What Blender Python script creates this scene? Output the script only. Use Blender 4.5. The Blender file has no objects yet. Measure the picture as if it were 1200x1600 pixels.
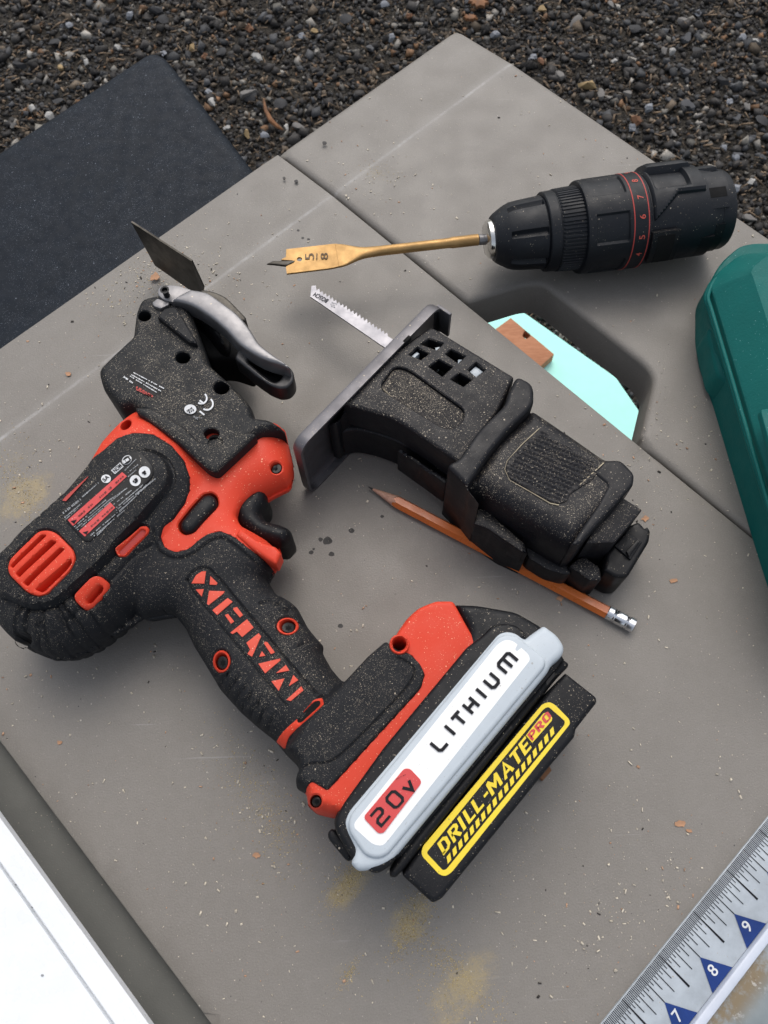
import bpy, bmesh, math, random
import numpy as np
from mathutils import Vector, Matrix
from mathutils.geometry import delaunay_2d_cdt, tessellate_polygon
R = math.radians
random.seed(4); rng = np.random.default_rng(4)
S = bpy.context.scene
C = S.collection

# ------------------------------------------------------------------ camera
F, PITCH, ROLL, H = 1250.0, R(67.5), R(-2.0), 0.415
fw = Vector((0, math.cos(PITCH), -math.sin(PITCH))); up0 = Vector((0, math.sin(PITCH), math.cos(PITCH))); rt0 = Vector((1, 0, 0))
c_, s_ = math.cos(ROLL), math.sin(ROLL)
rt = c_*rt0 + s_*up0; up = -s_*rt0 + c_*up0
cam = bpy.data.cameras.new('camera'); camo = bpy.data.objects.new('camera', cam); C.objects.link(camo)
camo.matrix_world = Matrix(((rt.x, up.x, -fw.x, 0), (rt.y, up.y, -fw.y, 0), (rt.z, up.z, -fw.z, H), (0, 0, 0, 1)))
cam.sensor_fit = 'VERTICAL'; cam.sensor_height = 36; cam.sensor_width = 27; cam.lens = F*36/1600
cam.clip_start = .02; cam.clip_end = 100
cam.dof.use_dof = True; cam.dof.focus_distance = .42; cam.dof.aperture_fstop = 26
S.camera = camo
# ------------------------------------------------------------------ light: bright overcast, softly brighter from the far left
W = bpy.data.worlds.new('World'); S.world = W; W.use_nodes = True
wn = W.node_tree.nodes; wl = W.node_tree.links
SUN_EL, SUN_AZ = R(58), R(6)          # azimuth from +Y (away from the camera), negative = to the left
sky = wn.new('ShaderNodeTexSky'); sky.sky_type = 'NISHITA'; sky.sun_disc = False
sky.sun_elevation = SUN_EL; sky.sun_rotation = SUN_AZ; sky.dust_density = 4; sky.air_density = 1.2
hsv = wn.new('ShaderNodeHueSaturation'); hsv.inputs['Saturation'].default_value = .45
wl.new(sky.outputs[0], hsv.inputs['Color']); wl.new(hsv.outputs[0], wn['Background'].inputs[0])
wn['Background'].inputs[1].default_value = .15
sun = bpy.data.lights.new('sun', 'SUN'); suno = bpy.data.objects.new('sun', sun); C.objects.link(suno)
sun.energy = .55; sun.angle = R(50); sun.color = (1, .95, .88)
sd = Vector((math.sin(SUN_AZ)*math.cos(SUN_EL), math.cos(SUN_AZ)*math.cos(SUN_EL), math.sin(SUN_EL)))
suno.rotation_euler = sd.to_track_quat('Z', 'Y').to_euler()
suno.location = (0, 0, 2)
vs = S.view_settings; S.display_settings.display_device = 'sRGB'
vs.view_transform = 'Standard'; vs.look = 'None'; vs.gamma = 1; vs.use_curve_mapping = False; vs.exposure = 0.33

# ------------------------------------------------------------------ helpers
def P(px, py, z=0.0):
    """the place on the plane of height z that the photograph's point (px, py) shows"""
    px, py, z = float(px), float(py), float(z)
    d = fw + (px-600)/F*rt - (py-800)/F*up
    t = (z-H)/d.z
    return Vector((d.x*t, d.y*t, z))
def Pn(a, z):
    a = np.asarray(a, float).reshape(-1, 2); z = np.broadcast_to(np.asarray(z, float), (len(a),))
    d = np.array(fw)[None] + ((a[:, 0]-600)/F)[:, None]*np.array(rt)[None] - ((a[:, 1]-800)/F)[:, None]*np.array(up)[None]
    t = (z-H)/d[:, 2]
    return d[:, :2]*t[:, None]
def pix(w, z):
    """picture point of the place straight above or below w at height z"""
    v = Vector((w.x, w.y, z-H)); k = v.dot(fw)
    return 600+F*v.dot(rt)/k, 800-F*v.dot(up)/k
def thing(name, label, cat, loc=(0, 0, 0), group=None):
    o = bpy.data.objects.new(name, None); C.objects.link(o); o.location = loc; o.empty_display_size = .01
    o['label'] = label; o['category'] = cat
    if group: o['group'] = group
    return o
def tag(o, label, cat, group=None, kind=None):
    o['label'] = label; o['category'] = cat
    if group: o['group'] = group
    if kind: o['kind'] = kind
    return o
def root_loc(p):
    v = Vector((0, 0, 0))
    while p: v = v+p.location; p = p.parent
    return v
def link(name, verts, faces, mat, parent=None, smooth=True, sharp=32, loc=None):
    me = bpy.data.meshes.new(name)
    off = root_loc(parent) if parent else Vector((0, 0, 0))
    if loc is not None and not parent: off = Vector(loc)
    verts = np.asarray([tuple(v) for v in verts], float) - np.array(off)[None]
    me.from_pydata(verts.tolist(), [], [tuple(int(i) for i in f) for f in faces])
    bm = bmesh.new(); bm.from_mesh(me); bmesh.ops.recalc_face_normals(bm, faces=bm.faces); bm.to_mesh(me); bm.free()
    if smooth:
        me.shade_smooth(); me.set_sharp_from_angle(angle=R(sharp))
    me.materials.append(mat)
    o = bpy.data.objects.new(name, me); C.objects.link(o)
    if parent: o.parent = parent
    elif loc is not None: o.location = loc
    return o
def fillet(pts, rad):
    out = []; n = len(pts)
    for i in range(n):
        p = np.array(pts[i][:2], float); r = pts[i][2] if len(pts[i]) > 2 else rad
        a = np.array(pts[i-1][:2], float)-p; b = np.array(pts[(i+1) % n][:2], float)-p
        la, lb = np.hypot(*a), np.hypot(*b); r = min(r, .48*la, .48*lb)
        if r < .3: out.append(p); continue
        A = p+a/la*r; B = p+b/lb*r
        for t in (0, .25, .5, .75, 1): out.append((1-t)**2*A+2*t*(1-t)*p+t*t*B)
    return np.array(out)
def densify(p, sp):
    out = []
    for i in range(len(p)):
        a, b = p[i], p[(i+1) % len(p)]; k = max(1, int(math.ceil(np.hypot(*(b-a))/sp)))
        for j in range(k): out.append(a+(b-a)*j/k)
    return np.array(out)
def inside(pts, poly):
    x, y = pts[:, 0][:, None], pts[:, 1][:, None]
    a, b = poly, np.roll(poly, -1, 0)
    cond = (a[None, :, 1] > y) != (b[None, :, 1] > y)
    dy = b[:, 1]-a[:, 1]; dy = np.where(np.abs(dy) < 1e-15, 1e-15, dy)
    xi = a[None, :, 0]+(y-a[None, :, 1])*((b[:, 0]-a[:, 0])/dy)[None]
    return (cond & (x < xi)).sum(1) % 2 == 1
def dist(pts, poly, closed=True):
    a = poly; b = np.roll(poly, -1, 0)
    if not closed: a, b = a[:-1], b[:-1]
    out = np.empty(len(pts))
    for s in range(0, len(pts), 4000):
        p = pts[s:s+4000]
        ab = (b-a)[None]; ap = p[:, None]-a[None]
        t = np.clip((ap*ab).sum(2)/np.maximum((ab*ab).sum(2), 1e-18), 0, 1)
        out[s:s+4000] = np.sqrt(((ap-t[..., None]*ab)**2).sum(2)).min(1)
    return out
def prof(t):
    t = np.clip(t, 0, 1); return np.sqrt(np.maximum(0, 1-(1-t)**2))
def relief(name, parent, mat, out, z1, z0=0.0, r=.002, rz=None, holes=(), sp=.002, h=None, dz=None, fil=0.0,
           zref=None, mirror=None, xy=False, wall=None, hole_z0=None, grid=None, sharp=32, loc=None, zmin=.0005, nocap=False, hfil=None, extra_pts=(), lin=False, hr=None):
    """solid with the given outline (points of the photograph, or world xy), rounded upper edge and its own thickness"""
    if rz is None: rz = r
    base = (lambda q: np.zeros(len(q))) if h is None else h
    def world(o, fil=fil):
        if not xy and any(len(p) > 3 for p in o): o = [p if len(p) < 4 else (*pix(P(p[0], p[1], p[3]), z1-rz if zref is None else zref), p[2]) for p in o]
        q = fillet(o, fil) if not xy else np.array([p[:2] for p in o], float)
        if xy: return densify(q, sp)
        zz = z1-rz if zref is None else zref
        w = Pn(q, zz if h is None else .04)
        w0 = w
        if h is not None:
            for _ in range(6): w = Pn(q, base(w)+z1-rz)
            w = densify(w, sp)
        else: w = densify(w, sp)
        return w
    loops = [world(out)]+[world(o, fil if hfil is None else hfil) for o in holes]
    M = 1000.0
    def dd(p): return np.min([dist(p, l) for l in loops], 0)
    def ok(p):
        m = inside(p, loops[0])
        for l in loops[1:]: m &= ~inside(p, l)
        return m
    pts = [p for l in loops for p in l]; nb = len(pts); edges = []; k = 0
    for l in loops:
        n = len(l); edges += [(k+i, k+(i+1) % n) for i in range(n)]; k += n
    extra = []
    fr = (.13, .38, .68, 1.0) if r > .0012 else ((.3, 1.0) if r > .0004 else ())
    for li_, l in enumerate(loops):
        rl_ = r if (li_ == 0 or hr is None) else hr
        t = np.roll(l, -1, 0)-np.roll(l, 1, 0); t /= np.maximum(np.hypot(t[:, 0], t[:, 1]), 1e-12)[:, None]
        nrm = np.stack([-t[:, 1], t[:, 0]], 1)
        for f in (fr if rl_ == r else (1.0,)):
            for s in (1, -1):
                q = l+nrm*s*rl_*f
                if len(q) == 0: continue
                q = q[ok(q)]
                if len(q): q = q[dd(q) > .9*rl_*f]
                if len(q): extra.append(q)
    g = grid if grid is not None else (sp if (h is not None or dz is not None or r > .006) else None)
    if g:
        lo, hi = loops[0].min(0), loops[0].max(0)
        xs = np.arange(lo[0], hi[0], g); ys = np.arange(lo[1], hi[1], g*.866)
        gx, gy = np.meshgrid(xs, ys); gx = gx+(np.arange(len(ys)) % 2)[:, None]*g*.5
        q = np.stack([gx.ravel(), gy.ravel()], 1); q = q[ok(q)]
        if len(q): q = q[dd(q) > .45*g]
        if len(q): extra.append(q)
    if len(extra_pts):
        q = extra_pts[ok(extra_pts)]; q = q[dd(q) > r+.0004]; extra = [e for e in extra]
        if g: 
            gq = extra[-1]; near_ = np.array([np.min((q[:, 0]-a[0])**2+(q[:, 1]-a[1])**2) for a in gq]) if len(q) else np.ones(len(gq)); extra[-1] = gq[near_ > (.55*g)**2]
        extra.append(q)
    if extra: pts = np.concatenate([np.array(pts)]+extra)
    else: pts = np.array(pts)
    V, E, Fc, ov, _, _ = delaunay_2d_cdt([Vector((p[0]*M, p[1]*M)) for p in pts], edges, [], 0, 1e-5)
    q = np.array([(v.x/M, v.y/M) for v in V]); Fc = np.array([f for f in Fc if len(f) == 3])
    cen = q[Fc].mean(1); Fc = Fc[ok(cen)]
    d = dd(q)
    top = base(q)+z1-rz*(1-(np.clip(d/max(r, 1e-9), 0, 1) if lin else prof(d/max(r, 1e-9))))
    if hr is not None and len(loops) > 1:
        d0 = dist(q, loops[0]); d1 = np.min([dist(q, l) for l in loops[1:]], 0); d = d0
        top = base(q)+z1-rz*(1-(np.clip(d0/r, 0, 1) if lin else prof(d0/r)))-hr*(1-prof(d1/hr))
    if dz is not None: top = top+dz(q, d)
    inv = {}
    for i, src in enumerate(ov):
        for j in src: inv[j] = i
    verts = [(a[0], a[1], z) for a, z in zip(q, top)]; faces = [tuple(f) for f in Fc]
    if mirror is not None:
        n = len(verts); zb = np.maximum(2*mirror-top, zmin)
        verts += [(a[0], a[1], z) for a, z in zip(q, zb)]
        faces += [(n+f[2], n+f[1], n+f[0]) for f in Fc]
        k = 0
        for l in loops:
            m = len(l)
            for i in range(m):
                a, b = inv[k+i], inv[k+(i+1) % m]
                if a != b: faces.append((a, b, n+b, n+a))
            k += m
    else:
        k = 0; caps = []; ids = []
        for li, l in enumerate(loops):
            m = len(l); zz = z0 if (li == 0 or hole_z0 is None) else hole_z0
            bot = []
            for i in range(m):
                a = inv[k+i]; verts.append((q[a][0], q[a][1], zz)); bot.append(len(verts)-1)
            for i in range(m):
                a, b = inv[k+i], inv[k+(i+1) % m]
                if a != b: faces.append((a, b, bot[(i+1) % m], bot[i]))
            caps.append([Vector(verts[b]) for b in bot]); ids += bot; k += m
        if not nocap:
            for t in tessellate_polygon(caps): faces.append(tuple(ids[i] for i in t))
    used = {}
    nv = []; nf = []
    for f in faces:
        g2 = []
        for i in f:
            if i not in used: used[i] = len(nv); nv.append(verts[i])
            g2.append(used[i])
        if len(set(g2)) == len(g2): nf.append(g2)
    return link(name, nv, nf, mat, parent, sharp=sharp, loc=loc)
def sheet2d(name, parent, mat, tris_xy, tris, z=None, h=None, off=.0002, th=0):
    """flat print laid on a surface: points of the photograph + triangles"""
    a = np.asarray([p[:2] for p in tris_xy], float)
    if h is None: w = Pn(a, z+off); zz = np.full(len(a), z+off)
    else:
        w = Pn(a, .05)
        for _ in range(6): zz = h(w)+off; w = Pn(a, zz)
    return link(name, [(p[0], p[1], c) for p, c in zip(w, zz)], tris, mat, parent, smooth=False)
_tc = {}
def text_mesh(s, offset=0.0, shear=0.0, spacing=1.0):
    key = (s, offset, shear, spacing)
    if key in _tc: return _tc[key]
    cu = bpy.data.curves.new('t', 'FONT'); cu.body = s; cu.offset = offset; cu.shear = shear; cu.space_character = spacing; cu.resolution_u = 4
    cu.fill_mode = 'FRONT'
    o = bpy.data.objects.new('t', cu); C.objects.link(o)
    dg = bpy.context.evaluated_depsgraph_get()
    me = bpy.data.meshes.new_from_object(o.evaluated_get(dg))
    v = np.array([p.co[:2] for p in me.vertices]); f = [tuple(p.vertices) for p in me.polygons]
    bpy.data.objects.remove(o); bpy.data.meshes.remove(me); bpy.data.curves.remove(cu)
    lo, hi = v.min(0), v.max(0); v = (v-lo)/(hi-lo)
    _tc[key] = (v, f); return v, f
def bl(v, bln, brn, tln):
    """unit box -> parallelogram of the photograph (bottom left, bottom right, top left)"""
    b, x, y = np.array(bln, float), np.array(brn, float), np.array(tln, float)
    return b+v[:, :1]*(x-b)+v[:, 1:]*(y-b)
def stroke_mesh(lines, w):
    """mitred strips along polylines"""
    V, Fs = [], []
    for L in lines:
        L = np.array(L, float); n = len(L); k = len(V)
        d = np.diff(L, axis=0); d /= np.hypot(d[:, 0], d[:, 1])[:, None]
        for i in range(n):
            if i == 0: m = np.array([-d[0][1], d[0][0]])
            elif i == n-1: m = np.array([-d[-1][1], d[-1][0]])
            else:
                n1 = np.array([-d[i-1][1], d[i-1][0]]); n2 = np.array([-d[i][1], d[i][0]]); m = n1+n2; m /= max(m@n1, .3)
            V += [L[i]+m*w/2, L[i]-m*w/2]
        Fs += [(k+2*i, k+2*i+1, k+2*i+3, k+2*i+2) for i in range(n-1)]
    return np.array(V), Fs
class MB:
    def __init__(s): s.v = []; s.f = []
    def add(s, v, f):
        k = len(s.v); s.v += [tuple(p) for p in v]; s.f += [tuple(k+i for i in g) for g in f]; return s
    def box(s, lo, hi, M=None, bev=0):
        bm = bmesh.new(); bmesh.ops.create_cube(bm, size=1)
        lo, hi = Vector(lo), Vector(hi)
        for v in bm.verts: v.co = Vector([(lo[i]+hi[i])/2+v.co[i]*(hi[i]-lo[i]) for i in range(3)])
        if bev: bmesh.ops.bevel(bm, geom=bm.edges[:]+bm.verts[:], offset=bev, segments=2, affect='EDGES', profile=.5)
        return s.bm(bm, M)
    def bm(s, bm, M=None):
        bm.verts.ensure_lookup_table(); bm.verts.index_update()
        s.add([(M @ v.co if M else v.co) for v in bm.verts], [[v.index for v in f.verts] for f in bm.faces]); bm.free(); return s
    def lathe(s, pr, M=None, n=40, lobes=None, a0=0, a1=2*math.pi):
        """profile (x, r) turned about the local X axis"""
        full = abs(a1-a0-2*math.pi) < 1e-6; m = n if full else n+1
        v = []
        for i, (x, r) in enumerate(pr):
            for j in range(m):
                a = a0+(a1-a0)*j/n; rr = lobes(x, r, a) if lobes else r
                p = Vector((x, rr*math.cos(a), rr*math.sin(a))); v.append(M @ p if M else p)
        f = [(i*m+j, i*m+(j+1) % m, (i+1)*m+(j+1) % m, (i+1)*m+j) for i in range(len(pr)-1) for j in range(n if full else n)]
        if full:
            f += [tuple(range(m))[::-1], tuple((len(pr)-1)*m+j for j in range(m))]
        return s.add(v, f)
    def prism(s, poly, z0, z1, M=None, bev=0):
        bm = bmesh.new()
        b = [bm.verts.new((p[0], p[1], z0)) for p in poly]; f = bm.faces.new(b)
        r = bmesh.ops.extrude_face_region(bm, geom=[f])
        for g in r['geom']:
            if isinstance(g, bmesh.types.BMVert): g.co.z = z1
        if bev:
            ed = [e for e in bm.edges]
            bmesh.ops.bevel(bm, geom=ed, offset=bev, segments=2, affect='EDGES', profile=.5)
        return s.bm(bm, M)
    def tube(s, path, r, n=8):
        path = [Vector(p) for p in path]; v = []; m = len(path)
        for i, p in enumerate(path):
            t = (path[min(i+1, m-1)]-path[max(i-1, 0)]).normalized()
            a = t.cross(Vector((0, 0, 1))); a = a.normalized() if a.length > .05 else Vector((1, 0, 0)); b = t.cross(a)
            rr = r(i/(m-1)) if callable(r) else r
            v += [p+(a*math.cos(2*math.pi*j/n)+b*math.sin(2*math.pi*j/n))*rr for j in range(n)]
        f = [(i*n+j, i*n+(j+1) % n, (i+1)*n+(j+1) % n, (i+1)*n+j) for i in range(m-1) for j in range(n)]
        f += [tuple(range(n)), tuple((m-1)*n+j for j in range(n))]
        return s.add(v, f)
    def build(s, name, mat, parent=None, smooth=True, sharp=32, loc=None):
        return link(name, s.v, s.f, mat, parent, smooth, sharp, loc)

# ------------------------------------------------------------------ materials
def lin(c): return tuple(((x/255+.055)/1.055)**2.4 if x > 10 else x/255/12.92 for x in c)
class N:
    def __init__(s, m): s.n = m.node_tree.nodes; s.l = m.node_tree.links
    def __call__(s, t, **k):
        n = s.n.new(t)
        for a, b in k.items(): setattr(n, a, b)
        return n
    def math(s, op, a, b=None, clamp=False):
        n = s.n.new('ShaderNodeMath'); n.operation = op; n.use_clamp = clamp
        for i, x in enumerate((a, b)):
            if x is None: continue
            if hasattr(x, 'links'): s.l.new(x, n.inputs[i])
            else: n.inputs[i].default_value = x
        return n.outputs[0]
    def ramp(s, x, a, b, va=0.0, vb=1.0):
        n = s.n.new('ShaderNodeMapRange'); n.interpolation_type = 'SMOOTHSTEP'
        s.l.new(x, n.inputs[0])
        for i, y in enumerate((a, b, va, vb)): n.inputs[1+i].default_value = y
        return n.outputs[0]
    def mix(s, f, a, b):
        n = s.n.new('ShaderNodeMix'); n.data_type = 'RGBA'
        for i, x in ((0, f), (6, a), (7, b)):
            if hasattr(x, 'links'): s.l.new(x, n.inputs[i])
            elif i: n.inputs[i].default_value = (*x[:3], 1)
            else: n.inputs[i].default_value = x
        return n.outputs[2]
    def noise(s, v, sc, det=3, rough=.55):
        n = s.n.new('ShaderNodeTexNoise'); n.inputs['Scale'].default_value = sc; n.inputs['Detail'].default_value = det; n.inputs['Roughness'].default_value = rough
        s.l.new(v, n.inputs['Vector']); return n.outputs[0]
    def speck(s, v, sc, amount, size=.32):
        n = s.n.new('ShaderNodeTexVoronoi'); n.inputs['Scale'].default_value = sc; s.l.new(v, n.inputs['Vector'])
        sep = s.n.new('ShaderNodeSeparateColor'); s.l.new(n.outputs['Color'], sep.inputs[0])
        rad = s.math('MULTIPLY', s.math('MULTIPLY', sep.outputs[0], sep.outputs[0]), size)
        on = s.math('LESS_THAN', sep.outputs[1], amount)
        m = s.math('LESS_THAN', n.outputs['Distance'], s.math('ADD', rad, .08))
        return s.math('MULTIPLY', m, on), sep.outputs[2]
MATS = {}
def mat(name, col, rough=.5, metal=0, spec=.5, dust=0, dustcol=(.36, .31, .24), film=0, grain=None, mott=0, brushed=None, dsc=1, coat=0):
    m = bpy.data.materials.new(name); m.use_nodes = True; g = N(m); b = g.n['Principled BSDF']
    tc = g('ShaderNodeTexCoord').outputs['Object']
    col = tuple(col)
    b.inputs['Metallic'].default_value = metal; b.inputs['Specular IOR Level'].default_value = spec
    if coat: b.inputs['Coat Weight'].default_value = coat; b.inputs['Coat Roughness'].default_value = .25
    cur = g.mix(0.0, col, col)
    rgh = None
    if mott:
        nz = g.noise(tc, 55, 5, .65)
        cur = g.mix(g.ramp(nz, .3, .7), tuple(x*(1-mott) for x in col), tuple(min(1, x*(1+mott)) for x in col))
    if dust or film:
        geo = g('ShaderNodeNewGeometry').outputs['Normal']; sx = g('ShaderNodeSeparateXYZ'); g.l.new(geo, sx.inputs[0])
        upm = g.ramp(sx.outputs[2], .15, .8)
        clump = g.math('MULTIPLY', g.ramp(g.noise(tc, 85, 4, .7), .30, .70), g.ramp(g.noise(tc, 28, 3, .6), .36, .62, .12, 1.35))
        fine = g.noise(tc, 900, 2)
        if film:
            fm = g.math('MULTIPLY', g.math('MULTIPLY', upm, g.math('ADD', g.math('MULTIPLY', clump, .7), .3)), g.math('MULTIPLY', g.ramp(fine, .3, .75), film))
            cur = g.mix(fm, cur, dustcol)
        if dust:
            am = g.math('MULTIPLY', g.math('MULTIPLY', upm, g.math('ADD', g.math('MULTIPLY', clump, .9), .25)), dust)
            for sc, k, sz in ((1500*dsc, .75, .33), (760*dsc, .3, .3), (2600*dsc, .8, .4)):
                sm, rnd = g.speck(tc, sc, 0, sz)
                # density threshold driven by where dust has gathered
                lt = [n for n in g.n if n.bl_idname == 'ShaderNodeMath' and n.operation == 'LESS_THAN' and not n.inputs[1].is_linked and n.inputs[1].default_value == 0][-1]
                g.l.new(g.math('MULTIPLY', am, k), lt.inputs[1])
                cur = g.mix(g.math('MULTIPLY', sm, g.ramp(rnd, 0, 1, .35, .95)), cur, g.mix(rnd, dustcol, tuple(min(1, x*1.35) for x in dustcol)))
    g.l.new(cur, b.inputs['Base Color'])
    nr = g.noise(tc, 120, 4, .6)
    g.l.new(g.ramp(nr, .25, .75, max(0, rough-.09), min(1, rough+.09)), b.inputs['Roughness'])
    h = None
    if grain:
        bp = g('ShaderNodeBump'); bp.inputs['Strength'].default_value = grain[1]; bp.inputs['Distance'].default_value = .0003
        g.l.new(g.noise(tc, grain[0], 2, .6), bp.inputs['Height']); g.l.new(bp.outputs[0], b.inputs['Normal'])
    if brushed:
        mp = g('ShaderNodeMapping'); mp.inputs['Scale'].default_value = brushed; g.l.new(tc, mp.inputs[0])
        bp = g('ShaderNodeBump'); bp.inputs['Strength'].default_value = .25; bp.inputs['Distance'].default_value = .0002
        g.l.new(g.noise(mp.outputs[0], 1, 3), bp.inputs['Height']); g.l.new(bp.outputs[0], b.inputs['Normal'])
    MATS[name] = m; return m
SCRW = mat('blackened screw', (.035, .033, .032), .45, metal=.8)
HANDM = mat('dark cast metal', (.06, .059, .06), .42, metal=.8)
RUB = mat('rubber black', (.0098, .0108, .0132), .66, spec=.22, dust=.62, film=.03, dsc=1.5, grain=(1500, .35))
RUBH = mat('rubber grip', (.019, .0195, .022), .65, spec=.3, dust=.5, film=.03, grain=(1100, .55))
HEADM = mat('head plastic', (.0092, .0102, .0122), .55, spec=.24, dust=.85, film=.04, dsc=1.25, grain=(1300, .4))
ORG = mat('orange plastic', (.63, .052, .024), .5, spec=.22, dust=.22, dustcol=(.7, .35, .22), film=.03, grain=(1600, .15))
ORG2 = mat('orange inlay', (.66, .085, .05), .55, spec=.3, dust=.1, dustcol=(.7, .4, .3))
BLK = mat('black plastic', (.006, .0064, .008), .5, spec=.24, dust=.22, grain=(1300, .25))
BLKS = mat('black smooth plastic', (.0055, .0055, .0065), .45, spec=.26, dust=.08, grain=(1300, .12))
JIG = mat('jigsaw plastic', (.0085, .0083, .0105), .5, spec=.26, dust=.85, film=.025, dsc=1.15, grain=(1100, .25))
JIGD = mat('jigsaw dusty recess', (.0085, .0083, .0105), .6, spec=.2, dust=2.4, film=.16, dsc=1.0, grain=(1100, .3))
JIGS = mat('jigsaw smooth plastic', (.0078, .0077, .0098), .48, spec=.28, dust=.16, grain=(1100, .25))
DRL = mat('drill plastic', (.0046, .0064, .0098), .5, spec=.33, dust=.06, film=.02, grain=(1300, .2))
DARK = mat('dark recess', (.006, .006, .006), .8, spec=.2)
SILV = mat('cast silver', (.235, .23, .235), .48, metal=.85, mott=.06, dust=.05)
STEEL = mat('dull steel', (.22, .215, .22), .45, metal=.8, mott=.15)
DKST = mat('dark blade steel', (.075, .070, .062), .5, metal=1, mott=.35, grain=(300, .3))
SHOE = mat('shoe steel', (.145, .14, .148), .48, metal=.7, mott=.12, dust=.12)
BLADE = mat('bright blade', (.30, .295, .315), .5, metal=.7, mott=.08, brushed=(2500, 60, 60))
GOLD = mat('titanium gold', (.37, .225, .088), .48, metal=.7, mott=.18, brushed=(60, 1800, 60))
GOLDW = mat('worn gold', (.27, .165, .07), .45, metal=1, mott=.3)
CHROME = mat('chrome', (.7, .69, .66), .18, metal=1)
GREY = mat('pale grey plastic', (.47, .52, .56), .42, spec=.4, dust=.12, dustcol=(.25, .25, .24), mott=.03, grain=(1200, .1))
WHITEL = mat('white sticker', (.83, .83, .82), .45, spec=.3, dust=.10, dustcol=(.35, .34, .32))
REDL = mat('red print', (.56, .045, .045), .5, dust=.12, dustcol=(.6, .3, .28))
REDP = mat('dull red print', (.42, .05, .04), .6)
DKRED = mat('dark red print', (.13, .012, .012), .6)
YEL = mat('yellow print', (.80, .60, .025), .5, dust=.05, dustcol=(.3, .26, .1), mott=.05)
INK = mat('black ink', (.008, .008, .011), .6, spec=.2)
WINK = mat('white ink', (.62, .63, .64), .6, mott=.15)
GINK = mat('grey ink', (.25, .26, .27), .65, mott=.3)
GREEN = mat('teal plastic', (.0028, .112, .100), .55, spec=.22, dust=.05, dustcol=(.16, .34, .33), mott=.05, grain=(700, .5))
WPAINT = mat('white enamel', (.78, .80, .82), .3, spec=.5, mott=.02)
BLUE = mat('blue plastic', (.01, .12, .30), .4)
BLUEI = mat('blue print', (.010, .036, .17), .5, spec=.25, mott=.15)
PENC = mat('pencil lacquer', (.60, .145, .026), .3, spec=.5, mott=.08, coat=.3)
LEAD = mat('graphite', (.02, .02, .022), .45)
ALU = mat('ferrule tin', (.72, .73, .75), .25, metal=1)
CYAN = mat('pale turquoise board', (.44, .86, .77), .7, spec=.2, mott=.025)
FLAKE = mat('wood flake', (.42, .23, .13), .8, mott=.3)
STAIN = mat('dark spot', (.02, .018, .017), .6)
BARK = mat('dead leaf', (.19, .085, .035), .8, mott=.4)

def wood_mat(name, a, b, sc):
    m = bpy.data.materials.new(name); m.use_nodes = True; g = N(m); p = g.n['Principled BSDF']
    tc = g('ShaderNodeTexCoord').outputs['Object']; mp = g('ShaderNodeMapping'); mp.inputs['Scale'].default_value = sc; g.l.new(tc, mp.inputs[0])
    g.l.new(g.mix(g.ramp(g.noise(mp.outputs[0], 1, 4, .6), .3, .7), a, b), p.inputs['Base Color']); p.inputs['Roughness'].default_value = .65
    p.inputs['Specular IOR Level'].default_value = .25
    return m
WOODR = wood_mat('reddish wood', (.36, .15, .075), (.44, .20, .105), (90, 400, 40))
WOODT = wood_mat('pencil cedar', (.50, .27, .19), (.60, .36, .26), (800, 800, 120))
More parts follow.
